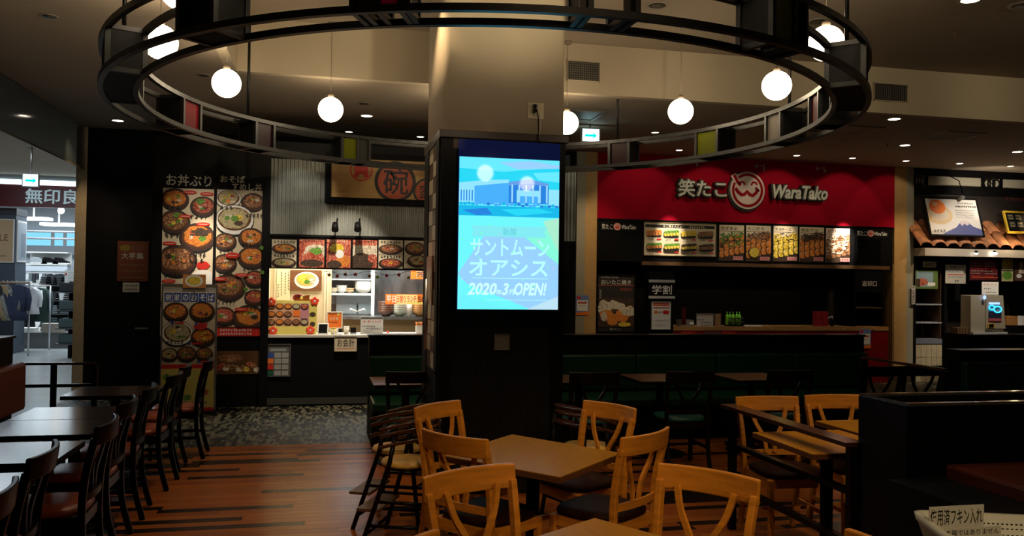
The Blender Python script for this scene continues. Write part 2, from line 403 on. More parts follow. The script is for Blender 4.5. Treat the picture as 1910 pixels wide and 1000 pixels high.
# smoke barrier of dark glass hanging from the ceiling edge
gb = MB().box(-3.21, -3.195, -4, YR, 3.09, ZC, mat('smoked_glass', (.04, .05, .05), .08, alpha=.55)).build('window_1', kind='structure')
MB().box(-3.215, -3.19, -4, YR, 3.07, 3.09, mat('barrier_edge', (.18, .15, .08), .4, metal=.5)).build('window_trim', gb)

# ================================================================== CENTRAL COLUMN
CX0, CX1, CY0, CY1 = .863, 1.824, 6.265, 7.20
col = thing('column', 'square beige plaster column clad in black tile, holding the lit screen', 'column', ((CX0+CX1)/2, (CY0+CY1)/2, 0))
cw, cdp = (CX1-CX0)/2, (CY1-CY0)/2
def rrect(hx, hy, r, z, n=5):
    o = []
    for cx, cy, a0 in ((hx-r, hy-r, 0), (-hx+r, hy-r, 90), (-hx+r, -hy+r, 180), (hx-r, -hy+r, 270)):
        for i in range(n+1):
            a = math.radians(a0+90*i/n); o.append(Vector((cx+r*math.cos(a), cy+r*math.sin(a), z)))
    return o
b = MB(); b.rings([rrect(cw-.005, cdp-.005, .05, 2.6), rrect(cw-.005, cdp-.005, .05, ZH)], PLAST); b.build('shaft', col)
b = MB(); b.box(-cw+.012, cw-.012, -cdp+.02, cdp-.012, 0, 2.70, BLK); b.build('core', col)
b = MB(); b.box(-cw-.02, cw+.02, -cdp-.02, cdp+.02, 2.675, 2.735, mat('cornice_brown', (.035, .018, .012), .3)); b.build('cornice', col, bevel=.006)
for sx in (-1, 1):      # black front posts
    b = MB(); x = sx*(cw-.045); b.box(x-.045, x+.045, -cdp, -cdp+.06, 0, 2.675, BLKG); b.build('corner_post', col)
# fluted black tile courses on the front, below the screen
FT = mat('black_fluted_tile', (.012, .011, .010), .28, spec=.6)
for k in range(11):
    z0 = k*.1135+.005; b = MB(); n = 44; x0 = -cw+.095; ww = 2*(cw-.095)/n
    if z0+.108 > 1.26: break
    for i in range(n):
        xa = x0+i*ww; b.prism([(0, 0)], 0, 0, FT) if 0 else None
        v = [(xa, -.0), (xa+ww*.5, -.007), (xa+ww, -.0)]
        lo = [b.bm.verts.new((q[0], -cdp+.022+q[1], z0)) for q in v]; hi = [b.bm.verts.new((q[0], -cdp+.022+q[1], z0+.108)) for q in v]
        for a in range(2): b.face([lo[a], lo[a+1], hi[a+1], hi[a]], FT)
        if i == 0: pass
    b.box(x0, -x0, -cdp+.023, -cdp+.03, z0, z0+.108, FT)
    b.build('tile_course', col, recalc=False)
b = MB(); b.box(-cw+.09, cw-.09, -cdp+.008, -cdp+.03, 1.262, 2.675, BLKG); b.build('screen_housing', col)
# left face: checker of white and brown tiles in a black frame
TW = mat('cream_wall_tile', (.42, .36, .27), .3); TBN = mat('brown_wall_tile', (.07, .04, .03), .3)
for k in range(14):
    z0 = 2.67-(k+1)*.125
    for c in range(2):
        y0 = -cdp+.20+c*.24
        MB().box(-cw-.004, -cw+.02, y0+.003, y0+.237, z0+.003, z0+.122, TW if (k+c) % 2 else TBN).build('wall_tile', col)
b = MB(); b.box(-cw-.012, -cw+.01, -cdp+.06, -cdp+.20, 0, 2.675, BLK); b.box(-cw-.012, -cw+.01, -cdp+.68, cdp, 0, 2.675, BLK); b.box(-cw-.006, -cw+.01, -cdp+.2, -cdp+.68, 0, .92, BLK)
b.build('side_frame', col)
for k in range(4):
    b = MB(); b.box(-cw-.02, -cw-.012, -cdp+.05, cdp-.02, .25+.22*k, .262+.22*k, BLKG); b.build('side_rib', col)
# socket plate + cord
o, pr = board('power_outlet', 'steel power outlet plate high on the beige column with a black plug', 'outlet', (984, 192, 1014, 222), CY0+.005, .006, mat('plate_metal', (.35, .30, .2), .35, metal=.7))
b = MB(); b.box(-.018, .018, -.012, -.006, .025, .105, mat('socket_ivory', (.4, .36, .28), .4)); b.build('socket', o)
b = MB(); b.box(-.028, -.002, -.04, -.012, .08, .105, BLKG); b.box(-.028, -.002, -.04, -.012, .045, .07, BLKG); b.build('plug', o)
b = MB(); b.tube([(-.015, -.035, .09), (0, -.05, .05), (.012, -.045, -.02), (.016, -.04, -.1), (.012, -.05, -.16), (.02, -.05, -.2)], .004, BLK, 6)
b.tube([(.03, -.012, .04), (.035, -.03, 0), (.028, -.04, -.08), (.012, -.05, -.17)], .003, WHITE, 6); b.build('cord', o)
o, pr = board('cover_plate', 'small square grey blank plate below the screen on the column', 'plate', (922, 624, 949, 652), CY0-.0, .008, mat('dull_plate', (.16, .145, .12), .4, metal=.5), frame=mat('plate_rim', (.1, .09, .07), .4), fw=.003)
# poster holder and conduit on the left face
b = MB(); b.tube([(CX0-.03, CY0+.55, 1.05), (CX0-.03, CY0+.55, 1.62)], .012, SILV, 8); b.build('conduit_pipe', label='thin metal conduit running down the left face of the tiled column', cat='pipe')
b = MB(); b.box(CX0-.022, CX0-.012, CY0+.30, CY0+.62, 1.42, 1.80, mat('holder_paper', (.16, .06, .045), .3)); o = b.build('leaflet_holder', label='brown leaflet in a clear holder on the left face of the column', cat='leaflet holder')
b = MB(); b.box(CX0-.025, CX0-.022, CY0+.34, CY0+.58, 1.46, 1.66, mat('leaflet_pale', (.3, .22, .17), .4)); b.build('leaflet_text_panel', o)

# the screen
SX = (853, 265, 1041, 577)
scr, pr = board('display_screen', 'tall portrait advertising display glowing turquoise on the black column', 'display', SX, CY0-.012, .03, mat('screen_glass_black', (.004, .005, .012), .06, emis=(.004, .008, .05), es=.5))
S = .95
def E_(n, c): return emit('screen_'+n, c, S)
sky1 = E_('sky', (.02, .60, .80)); sky2 = E_('sky_light', (.12, .72, .88)); bld = E_('building', (.06, .38, .85)); bld2 = E_('building_pale', (.25, .68, .90)); wat = E_('pool', (.01, .42, .72)); cyan = E_('cyan', (.14, .78, .85))
pal = E_('pale_cyan', (.14, .82, .86)); lil = E_('lilac', (.28, .56, .86)); grn = E_('mint', (.22, .84, .62)); yel = E_('lime', (.36, .74, .55)); wh = E_('white', (.55, .95, .97)); hd = E_('dark', (.02, .2, .65)); txt = E_('letters', (.42, .88, .90))
pr.rect(854, 297, 1040, 577, pal)
pr.rect(854, 297, 1040, 372, sky1); pr.poly([(854, 297), (1040, 297), (1040, 310), (935, 322), (854, 318)], sky2)
pr.poly([(1040, 318), (990, 322), (1000, 335), (1040, 338)], sky2); pr.poly([(925, 305), (985, 300), (1040, 306), (1040, 312), (960, 316)], lil)
pr.poly([(854, 345), (905, 338), (945, 336), (945, 382), (854, 382)], bld2); pr.poly([(882, 350), (945, 342), (945, 380), (882, 380)], bld)
pr.poly([(945, 340), (985, 336), (1020, 342), (1020, 380), (945, 380)], hd); pr.poly([(945, 340), (985, 334), (1020, 341), (1020, 347), (985, 342), (945, 347)], E_('drum', (.12, .3, .7)))
pr.rect(960, 355, 1005, 378, bld2); pr.rect(966, 366, 1000, 380, bld); pr.rect(1020, 352, 1040, 382, bld2)
for i in range(5): pr.rect(857+i*5, 358, 859+i*5, 378, hd)
for i in range(6): pr.rect(950+i*13, 345, 953+i*13, 378, E_('mullion', (.3, .62, .9)))
for i in range(26): pr.ell(858+i*7.1, 383+R.uniform(-2, 2), 4, 3, R.choice([bld, hd, wat]), 8)
pr.poly([(854, 386), (1040, 386), (1040, 405), (854, 405)], wat); pr.poly([(860, 395), (905, 390), (915, 402), (885, 404)], hd); pr.poly([(930, 392), (1000, 388), (1030, 395), (960, 403)], sky1)
pr.rect(854, 405, 1040, 577, pal)
pr.poly([(975, 440), (1040, 405), (1040, 492)], grn); pr.poly([(1010, 412), (1040, 405), (1040, 470)], yel)
pr.poly([(900, 442), (975, 442), (1040, 492), (1040, 577), (990, 577), (870, 530), (854, 512)], lil); pr.poly([(854, 548), (950, 577), (854, 577)], cyan); pr.poly([(980, 577), (1040, 552), (1040, 577)], E_('pale_lilac', (.45, .68, .80)))
pr.poly([(876, 423), (1018, 423), (1012, 433), (1018, 443), (876, 443), (882, 433)], E_('ribbon', (.20, .72, .78)))
pr.text('新館', 935, 426, 960, 440, E_('ribbon_letters', (.10, .50, .62)), 0)
pr.text('サントムーン', 876, 447, 1022, 479, txt, .02); pr.text('オアシス', 874, 484, 1020, 516, txt, .02)
pr.rect(880, 519, 1020, 520, txt); pr.rect(905, 559, 1020, 560, txt)
pr.text('2020', 871, 528, 925, 551, wh, .03, .25); pr.text('年', 924, 540, 935, 550, wh, .01); pr.text('3', 935, 528, 947, 551, wh, .03, .25); pr.text('月', 947, 540, 957, 550, wh, .01); pr.text('OPEN!', 957, 527, 1018, 551, wh, .03, .25)
for i in range(24): pr.rect(*(lambda x, y: (x, y, x+2, y+3))(R.uniform(858, 1035), R.uniform(405, 570)), R.choice([E_('confetti_pink', (.6, .5, .75)), E_('confetti_green', (.2, .9, .4))]))
pr.done('picture')

# ================================================================== RING CHANDELIER
RC = Vector((1.32, 6.78, 0)); RI, RO, ZB, ZT = 2.65, 2.87, 2.905, 3.17
ring = thing('ring_chandelier', 'huge black ring chandelier frame with coloured glass panels around the column', 'chandelier', (RC.x, RC.y+.07, 0)); ring.scale = (1, 1.035, 1)
def pol(a, r, z): return Vector((r*math.cos(math.radians(a)), r*math.sin(math.radians(a)), z))
for r in (RI, RO):
    for z in (ZB, ZT):
        b = MB(); b.bar([pol(a*3, r, z) for a in range(120)], .036, .036, BLKM, closed=True, smooth=False); b.build('rail', ring)
def glow_glass(name, col, k=.5):
    m = mat(name, col, .4, spec=.1); nt = m.node_tree; b = nt.nodes['Principled BSDF']; t = nt.nodes.new('ShaderNodeBsdfTranslucent'); t.inputs[0].default_value = (*col, 1)
    mx = nt.nodes.new('ShaderNodeMixShader'); mx.inputs[0].default_value = k; out = nt.nodes['Material Output']
    nt.links.new(b.outputs[0], mx.inputs[1]); nt.links.new(t.outputs[0], mx.inputs[2]); nt.links.new(mx.outputs[0], out.inputs[0]); return m
RED_ = mat('red_glass', (.10, .003, .006), .45, spec=.1); MAG = glow_glass('magenta_glass', (.9, .002, .26), .9); LIME = glow_glass('lime_glass', (.12, .13, .003), .4)
MILK = glow_glass('milk_glass', (.45, .40, .34), .5); SMOK = mat('smoke_panel', (.022, .021, .019), .3, spec=.2); MAR = mat('maroon_glass', (.018, .002, .003), .4, spec=.15); BLUG = mat('blue_film', (.02, .08, .4), .3)
MODS = [(155, 161, RED_), (133, 138, MAR), (108, 111, SMOK), (111, 115, LIME), (43, 48, MAR), (19, 25, LIME), (-1, 4, MILK), (-18, -13, RED_), (-45, -28, 'box'), (-66, -64, 'box'), (-69.7, -66, LIME),
        (-87.8, -86.7, 'box'), (-91.5, -87.8, MILK), (-92.3, -91.5, 'box'), (-109.7, -109, 'box'), (-112, -109.7, MAG), (-113.5, -112, MAR), (-114.5, -113.5, 'box'), (-136.5, -131, 'box'), (-178, -157, 'box')]
PLT = mat('ring_end_plate', (.0035, .0033, .003), .5, spec=.15)
az = set()
for a0, a1, k in MODS:
    az.add(a0); az.add(a1)
    n = 4; r0, r1 = (RI+.006, RO-.006)
    arc0 = [pol(a0+(a1-a0)*i/n, r0, 0) for i in range(n+1)]; arc1 = [pol(a0+(a1-a0)*i/n, r1, 0) for i in range(n+1)]
    b = MB()
    if k == 'box':
        lo = [p+Vector((0, 0, ZB-.01)) for p in arc0+arc1[::-1]]; hi = [p+Vector((0, 0, ZT+.01)) for p in arc0+arc1[::-1]]
        b.rings([lo, hi], BOXM, smooth=False); b.build('black_box', ring)
    else:
        q = [p*(1+.008/r0) for p in arc0] if a0 > -50 else [p*(1-.008/r1) for p in arc1]; base = arc0 if a0 > -50 else arc1
        lo = [p+Vector((0, 0, ZB)) for p in base+q[::-1]]; hi = [p+Vector((0, 0, ZT)) for p in base+q[::-1]]
        b.rings([lo, hi], k, smooth=False); b.build('glass_panel', ring, label=k.name.replace('_', ' ')+' in the ring frame')
for a in (155, 161, 133, 138, 108, 115, 43, 48, 19, 25, -1, 4, -18, -13, -45, -28, -69.7, -64, -86.7, -92.3, -109, -114.5, -131, -136.5, -157, -178):
    b = MB(); b.bar([pol(a, RI+.01, (ZB+ZT)/2), pol(a, RO-.01, (ZB+ZT)/2)], .012, ZT-ZB-.03, PLT); b.build('end_plate', ring)
for a in sorted(az):
    for r in (RI, RO):
        p = pol(a, r, 0); t = pol(a+90, .014, 0); n_ = pol(a, .016, 0)
        b = MB(); b.rings([[p-t-n_+Vector((0, 0, z)), p+t-n_+Vector((0, 0, z)), p+t+n_+Vector((0, 0, z)), p-t+n_+Vector((0, 0, z))] for z in (ZB, ZT)], BLKM, smooth=False); b.build('upright', ring)
    for z in (ZB, ZT):
        b = MB(); b.bar([pol(a, RI, z), pol(a, RO, z)], .028, .03, BLKM); b.build('cross_bar', ring)
for a in (138, 92, 47, 0, -44, -84, -120, -159):
    top = ZH if (RC+pol(a, RI, 0)).x > -.85 and (RC+pol(a, RI, 0)).y < YB else ZC; top = ZH if a in (47, 138) else top
    b = MB(); b.tube([pol(a, (RI+RO)/2, ZT), pol(a, (RI+RO)/2, top)], .014, BLKM, 8); b.lathe([(.05, top-.02), (.05, top)], (*pol(a, (RI+RO)/2, 0)[:2], 0), BLKM, 14); b.build('hanging_rod', ring)
    b = MB(); b.bar([pol(a, RI, ZT), pol(a, RO, ZT)], .03, .03, BLKM); b.build('cross_bar', ring)
# globe pendants, twelve on a circle inside the ring
GC = Vector((1.31, 6.57)); cm = mat('lamp_cord', (.25, .2, .14), .6)
GLAB = {0: 'round white glowing globe at the right end inside the ring', 30: 'round glowing globe hanging right of the exit arrow sign', 60: 'glowing globe half hidden behind the right edge of the column', 90: 'glowing globe pendant hidden behind the column',
        120: 'round glowing globe hanging just left of the column', 150: 'round glowing globe second in from the left inside the ring', 180: 'glowing globe crossed by the left rails of the ring', 210: 'glowing globe at top left, cut off by the picture edge', 330: 'glowing globe crossed by the right rails of the ring, beside a rod',
        240: 'glowing globe overhead nearer than the picture shows, left', 270: 'glowing globe overhead nearer than the picture shows, middle', 300: 'glowing globe overhead nearer than the picture shows, right'}
def globe(x, y, lab, top, z=3.32):
    g = thing('globe_pendant_lamp', lab, 'lamp', (x, y, z), group='globe pendant lamps')
    MB().sphere((0, 0, 0), .125, GL, 28, 16).build('globe', g)
    b = MB(); b.tube([(0, 0, .12), (0, 0, top-z)], .003, cm, 5); b.build('cord', g)
    b = MB(); b.lathe([(.03, .115), (.03, .15), (.01, .165)], (0, 0, 0), cm, 12); b.build('lamp_cap', g)
    b = MB(); b.lathe([(.045, top-z-.025), (.045, top-z)], (0, 0, 0), cm, 12); b.build('ceiling_rose', g)
for k, a in enumerate((0, 30, 60, 90, 120, 150, 180, 210, 240, 270, 300, 330)):
    x, y = GC.x+2.48*math.cos(math.radians(a)), GC.y+2.48*math.sin(math.radians(a))
    globe(x, y, GLAB[a], ZH if x > -.85 and y < YB else ZC)
# a second group of globes behind the camera: the display mirrors them
for k, (px, py, l) in enumerate(((905, 323, 'globe lamp behind the viewer, mirrored upper left in the display'), (983, 343, 'globe lamp behind the viewer, mirrored at the right in the display'), (926, 367, 'globe lamp behind the viewer, mirrored lowest in the display'))):
    p = at(px, py, Z=3.32); globe(p.x, 2*(CY0-.04)-p.y, l, ZH)

# ================================================================== CEILING FITTINGS
def downlight(px, py, lab, z=ZC, on=1.0, r=.055):
    p = at(px, py, Z=z); g = thing('downlight', lab, 'downlight', (p.x, p.y, z), group='recessed ceiling downlights')
    b = MB(); b.lathe([(r, -.004), (r*1.35, -.006), (r*1.4, 0), (r, 0)], (0, 0, 0), mat('downlight_trim', (.3, .26, .2), .5), 20, cap=False); b.build('trim_ring', g)
    b = MB(); b.lathe([(r, -.003), (.001, -.0035)], (0, 0, 0), emit('downlight_lens_%d' % int(on*10), (1, .85, .66), 6*on) if on else mat('unlit_lens', (.05, .04, .03), .3), 20); b.build('lens', g)
for px, py, l, on in ((684, 216, 'lit ceiling downlight just left of the column', 1), (784, 255, 'small lit downlight nearest the left edge of the column', .6), (651, 246, 'small lit downlight beneath the left globe lamp', .6),
        (220, 225, 'lit ceiling downlight above the black wall at left', 1), (43, 215, 'lit downlight seen through the smoked glass screen', .6), (92, 30, 'dark unlit downlight in the low ceiling at upper left', 0), (380, 140, 'dark unlit downlight beside the leftmost inner globe', 0), (680, 193, 'dark unlit downlight just above a lit one left of column', 0),
        (1222, 247, 'lit downlight below the globe right of the exit sign', .8), (1267, 280, 'small lit downlight above the red sign, at its left', .7), (1486, 290, 'small lit spot above the latin letters of the red sign', .8),
        (1590, 295, 'small lit spot above the right part of the red sign', .8), (1690, 300, 'lit spot above the ochre pillar right of the red sign', .9), (1790, 305, 'lit spot above the framed mountain picture', .9), (1885, 310, 'lit spot at the right edge above the café', .9),
        (1668, 222, 'large lit downlight right of the ring, under the vent', 1.2), (1688, 271, 'lit downlight between the vent and the café', 1), (1898, 283, 'lit downlight at the far right edge of the picture', 1), (1575, 265, 'dim round ceiling sensor above the red sign', 0), (58, 277, 'unlit downlight over the mall corridor', 0)):
    downlight(px, py, l, on=on, r=.07 if on > .9 else .05)
for px, py, l, on in ((1810, 0, 'bright downlight at the top right of the high ceiling', 1.2), (1226, 10, 'unlit slotted downlight in the high ceiling above the ring', 0), (1525, 40, 'unlit downlight in the high ceiling behind the right globe', 0), (1905, 10, 'round unlit fitting at the top right corner', 0)):
    downlight(px, py, l, z=ZH, on=on, r=.08)
for px, py, l in ((1780, 58, 'small brass sprinkler head in the high ceiling'), (1655, 268, 'small sprinkler head above the red sign')):
    p = at(px, py, Z=ZH if py < 100 else ZC); z = p.z
    b = MB(); b.lathe([(.035, 0), (.03, -.008), (.01, -.012), (.01, -.035), (.02, -.04), (.001, -.042)], (0, 0, 0), mat('brass', (.25, .18, .1), .4, metal=.8), 12); b.build('sprinkler_head', label=l, cat='sprinkler', loc=(p.x, p.y, z))
def vent(rect, Y, lab, vert):
    x0, y0, x1, y1 = rect; A = at(x0, (y0+y1)/2, Y=Y); B = at(x1, (y0+y1)/2, Y=Y); zt = at((x0+x1)/2, y0, Y=Y).z; zb = at((x0+x1)/2, y1, Y=Y).z
    W = B.x-A.x; H = zt-zb; v = thing('air_vent', lab, 'vent', ((A.x+B.x)/2, Y, zb))
    MB().box(-W/2, W/2, -.004, -.001, 0, H, mat('vent_dark', (.01, .01, .01), .7)).build('vent_cavity', v)
    fb = MB()
    for a in ((-W/2, -W/2+.01, 0, H), (W/2-.01, W/2, 0, H), (-W/2, W/2, 0, .01), (-W/2, W/2, H-.01, H)): fb.box(a[0], a[1], -.018, -.004, a[2], a[3], PLAST)
    fb.build('vent_frame', v)
    VM = mat('vent_slat', (.14, .12, .09), .5)
    for i in range(1, 16): x = -W/2+W*i/16; MB().box(x-.0035, x+.0035, -.014, -.005, .01, H-.01, VM).build('slat', v)
    if not vert:
        for i in range(1, 9): z = H*i/9; MB().box(-W/2+.01, W/2-.01, -.016, -.006, z-.003, z+.003, VM).build('slat', v)
vent((1056, 114, 1119, 152), YB, 'square gridded air vent high on the beige wall beside the column', False)
vent((1628, 156, 1692, 190), YB, 'slatted air vent high on the beige wall right of the ring', True)
def ac(x0, y0, sx, sy, lab, m):
    g = thing('ceiling_cassette', lab, 'air conditioner', (x0, y0, ZC))
    MB().box(-sx/2, sx/2, -sy/2, sy/2, -.012, 0, m).build('panel', g)
    b = MB()
    for a in ((-.9, .9, -.95, -.85), (-.9, .9, .85, .95), (-.95, -.85, -.8, .8), (.85, .95, -.8, .8)): b.box(a[0]*sx/2, a[1]*sx/2, a[2]*sy/2, a[3]*sy/2, -.02, -.012, mat('louvre', (.2, .17, .13), .5))
    b.build('louvre', g)
ac(3.0, 9.85, .62, .6, 'ceiling air conditioner panel beside the exit arrow sign', mat('ac_panel', (.12, .12, .11), .5))
ac(6.55, 9.8, 1.0, .55, 'wide dark ceiling air conditioner grille above the red sign', mat('ac_panel_dark', (.09, .06, .045), .6))
ac(8.25, 9.78, .62, .55, 'square ceiling access panel at the right', mat('ac_panel_flush', (.25, .20, .15), .8))
# exit arrow signs
CY_ = emit('exit_cyan', (0, .62, .62), 1.3); EW = emit('exit_white', (.62, .95, 1), 2.6)
def exit_sign(rect, Y, lab):
    x0, y0, x1, y1 = rect
    o, pr = board('exit_sign', lab, 'exit sign', rect, Y, .05, EW, frame=mat('exit_case', (.3, .34, .35), .4), fw=.012)
    cy = (y0+y1)/2+.5; w = x1-x0
    pr.rect(x0+w*.16, cy-2.2, x1-w*.28, cy+2.2, CY_); pr.poly([(x1-w*.45, cy-8), (x1-w*.12, cy), (x1-w*.45, cy+8), (x1-w*.28, cy)], CY_); pr.done('arrow')
    H = o.dimensions.z; b = MB(); z = at((x0+x1)/2, y0, Y=Y).z-at((x0+x1)/2, y1, Y=Y).z; top = ZC-o.location.z
    b.tube([(0, -.02, z), (0, -.02, top)], .012, SILV, 8); b.build('hanger_rod', o)
exit_sign((1084, 242, 1115, 265), 10.5, 'lit white exit sign with a cyan arrow beside the column'); exit_sign((45, 326, 73, 348), 14.5, 'lit white exit sign with a cyan arrow over the mall corridor')

# ================================================================== LEFT SHOP (noodles and rice bowls)
XL0, XL1 = -2.03, 3.30
def px2x(px, Y): return at(px, 560, Y=Y).x
def py2z(py, Y, px=650): return at(px, py, Y=Y).z
KB = mat('kiosk_black', (.004, .004, .0045), .5, spec=.15)
zo0, zo1 = py2z(625, YL), py2z(503, YL); xo0 = px2x(499, YL)
ks = thing('kiosk_facade', 'black timber front of the noodle shop around its lit serving hatch', 'shop front', (0, YL, 0))
b = MB()
b.box(XL0, xo0, 0, .10, 0, 3.35, KB); b.box(xo0, XL1, 0, .10, py2z(440, YL), 3.35, KB); b.build('fascia', ks)
b = MB(); b.box(xo0, XL1, .0, .10, zo1, py2z(440, YL), KB); b.build('hatch_header', ks)
b = MB(); b.box(xo0, XL1, .0, .10, 0, zo0-.03, KB); b.build('counter_front', ks)
b = MB(); b.box(XL0, XL1, .1, 1.55, 3.25, 3.35, KB); b.box(XL0, XL0+.1, .1, 1.55, 0, 3.25, KB); b.build('carcass', ks)
b = MB(); b.box(XL1-.1, XL1, .1, 1.55, 0, 3.25, KB); b.build('side_panel', ks)
b = MB(); x = px2x(494, YL); b.box(x-.05, x+.05, -.04, 0, 0, 3.3, KB); b.build('post', ks)
b = MB(); b.box(px2x(489, YL), px2x(800, YL), -.02, 0, .02, .10, mat('kick_plate', (.10, .10, .09), .3, metal=.6)); b.build('kick_plate', ks)
# corrugated sheet
CORR = mat('galvanised_sheet', (.27, .28, .25), .42, metal=.3, noise=(2, 2, 2), var=.2)
cg = MB(); xa, xb = px2x(499, YL), px2x(1071, YL); z0, z1 = py2z(440, YL), py2z(302, YL)
n = int((xb-xa)/.05); prev = None
for i in range(n*4+1):
    x = xa+(xb-xa)*i/(n*4); y = -.02-.010*math.sin(i*math.pi/2)
    v = (cg.bm.verts.new((x, y, z0)), cg.bm.verts.new((x, y, z1)))
    if prev: cg.face([prev[0], v[0], v[1], prev[1]], CORR, True)
    prev = v
o = cg.build('corrugated_sheet', label='grey corrugated metal sheet above the noodle shop hatch', cat='metal sheet', loc=(0, YL-.001, 0), recalc=False)
MB().box(xa, xb, -.045, 0, z0-.03, z0, KB).build('bottom_trim', o)
# sign
o, pr = board('shop_sign', 'cream wooden shop sign with round red emblem and brush lettering', 'sign', (618, 303, 960, 374), YL-.04, .05, mat('sign_wood', (.47, .27, .08), .5, noise=(2, 2, 20), var=.12), frame=BLK, fw=.075)
def ringp(pr, x, y, r, t, m, n=28):
    for i in range(n):
        a, b_ = i*2*math.pi/n, (i+1)*2*math.pi/n
        pr.poly([(x+r*math.cos(a), y+r*math.sin(a)), (x+r*math.cos(b_), y+r*math.sin(b_)), (x+(r-t)*math.cos(b_), y+(r-t)*math.sin(b_)), (x+(r-t)*math.cos(a), y+(r-t)*math.sin(a))], m); pr.k -= 1
    pr.k += 1
ringp(pr, 671, 323, 20.5, 2.5, REDP)
pr.ell(671, 322, 13, 9, REDP); 
for a in (45, 135, 225, 315): pr.ell(671+12*math.cos(math.radians(a)), 323+12*math.sin(math.radians(a)), 5, 6, REDP, 10)
BRO = mat('sign_orange', (.42, .07, .02), .5)
pr.ell(733, 342, 33, 33, BRO, 30); ringp(pr, 733, 342, 38, 6, INK, 30); pr.text('碗', 711, 318, 757, 366, INK, .03)
pr.ell(792, 360, 22, 22, BRO, 26); ringp(pr, 792, 359, 26, 4, INK, 26); pr.text('家', 778, 345, 806, 373, INK, .03)
pr.done('lettering')
# two small spot lamps
for i, (px, l) in enumerate(((625, 'left of two small black spot lamps under the wooden sign'), (667, 'right of two small black spot lamps under the wooden sign'))):
    p = at(px, 421, Y=YL-.2); g = thing('spot_lamp', l, 'lamp', p, group='spot lamps on the corrugated sheet')
    b = MB(); b.tube([(0, -.04, -.06), (0, .02, .03)], .045, BLK, 14, r2=.035); b.build('lamp_head', g)
    b = MB(); b.tube([(0, 0, .0), (.03, .08, .09), (.03, .18, .10)], .010, BLK, 8); b.build('arm', g)
# menu boards over the hatch
housing = thing('menu_rail', 'black menu rail above the noodle shop hatch', 'menu rail', (0, YL, 0))
MB().box(px2x(499, YL), px2x(960, YL), -.035, -.001, py2z(503, YL), py2z(446, YL), KB).build('backboard', housing)
def dish_card(rect, Y, lab, kind, group=None):
    x0, y0, x1, y1 = rect; cx = (x0+x1)/2; w = x1-x0
    o, pr = board('menu_card', lab, 'menu board', rect, Y, .008, CREAM if kind in (0, 4, 5) else F_RED, group=group)
    if kind in (0, 4):
        h = (y1-y0)/2
        for q in (0, 1):
            pr.scrib(x0+3, y0+q*h+1.5, x1-3, y0+q*h+7, INK); pr.bowl(cx, y0+q*h+17, w*.45, (F_OR, F_NO)[q] if kind == 0 else (F_BR, F_RED)[q], INK, 9)
        pr.rect(x0, y0+h-.4, x1, y0+h+.4, INK)
    elif kind == 5: pr.bowl(cx-1, y0+15, w*.42, F_BR, INK, 12); pr.bowl(cx+4, y0+38, w*.42, F_NO, INK, 11); pr.scrib(x0+2, y1-13, x0+16, y1-9, INK)
    elif kind == 1: pr.ell(cx+6, y0+22, w*.45, 14, F_WH, wob=.1); pr.ell(cx+4, y0+34, w*.45, 14, F_RED, wob=.15); pr.ell(cx+8, y0+21, 12, 6, F_GR, wob=.3); pr.ell(cx, y1-8, w*.46, 7, F_BK); pr.scrib(x0+6, y0+1, x1-5, y0+5, INK)
    elif kind == 2: pr.ell(cx-4, y0+16, 14, 8, F_YE, wob=.1); pr.ell(cx+8, y0+40, 14, 12, F_OR, wob=.1); pr.ell(cx+2, y0+27, 8, 8, WHITE); pr.ell(cx-8, y1-6, 14, 8, F_BK); pr.scrib(x0+6, y0+1, x1-5, y0+5, CREAM)
    else: pr.rect(x0, y0+10, x1, y0+34, F_WH); pr.ell(cx-6, y1-10, w*.5, 18, F_BK); pr.ell(x1-8, y0+34, 9, 8, F_RED); pr.scrib(x0+6, y0+1, x1-5, y0+5, INK)
    pr.done('print'); return o
for rect, k, l in (((507, 447, 553, 499), 0, 'menu card with two stacked bowls, leftmost above the hatch'), ((558, 447, 605, 499), 1, 'menu card with red dish and green garnish above the hatch'), ((609, 447, 654, 500), 2, 'menu card with a white egg above the hatch'),
        ((658, 448, 703, 500), 3, 'menu card with a dark curry pan above the hatch'), ((706, 448, 751, 501), 4, 'cream menu card with two pink bowls above the hatch'), ((754, 449, 796, 501), 5, 'cream menu card of two soup bowls beside the column')):
    dish_card(rect, YL-.036, l, k, 'menu cards above the hatch')
# tall menu panels
o, pr = board('menu_poster', 'tall cream menu panel of rice bowls, left of the two panels', 'menu board', (302, 352, 397, 627), YL-.001, .02, CREAM, group='tall bowl menus')
for x, y, r, f in ((324, 373, 24, F_OR), (377, 385, 22, F_RED), (325, 415, 26, F_BR), (368, 443, 31, F_OR), (330, 487, 34, F_BR)): pr.bowl(x, y, r, f, INK)
pr.ell(374, 433, 16, 7, F_BK, wob=.25); pr.ell(330, 402, 8, 5, F_GR, wob=.2); pr.ell(372, 375, 8, 5, F_GR, wob=.2); pr.ell(380, 525, 26, 22, WHITE); 
for x, y in ((352, 359), (384, 361), (344, 404), (378, 418), (316, 455), (380, 495), (316, 525)): pr.ell(x, y, 13, 3.6, REDP, 14); pr.rect(x-8, y-.5, x+8, y+.5, CREAM)
pr.ell(379, 495, 12, 8, REDP)
for x, y, w_ in ((306, 383, 30), (352, 400, 36), (306, 436, 30), (352, 471, 34), (306, 510, 36), (352, 482, 30), (306, 545, 40), (306, 575, 50), (306, 600, 60)): pr.scrib(x, y, x+w_, y+8, INK)
pr.bowl(330, 560, 24, F_NO); pr.bowl(372, 600, 22, F_OR)
pr.done('print')
o, pr = board('menu_poster', 'tall cream menu panel of noodle bowls, right of the two panels', 'menu board', (403, 355, 495, 610), YL-.001, .02, CREAM, group='tall bowl menus')
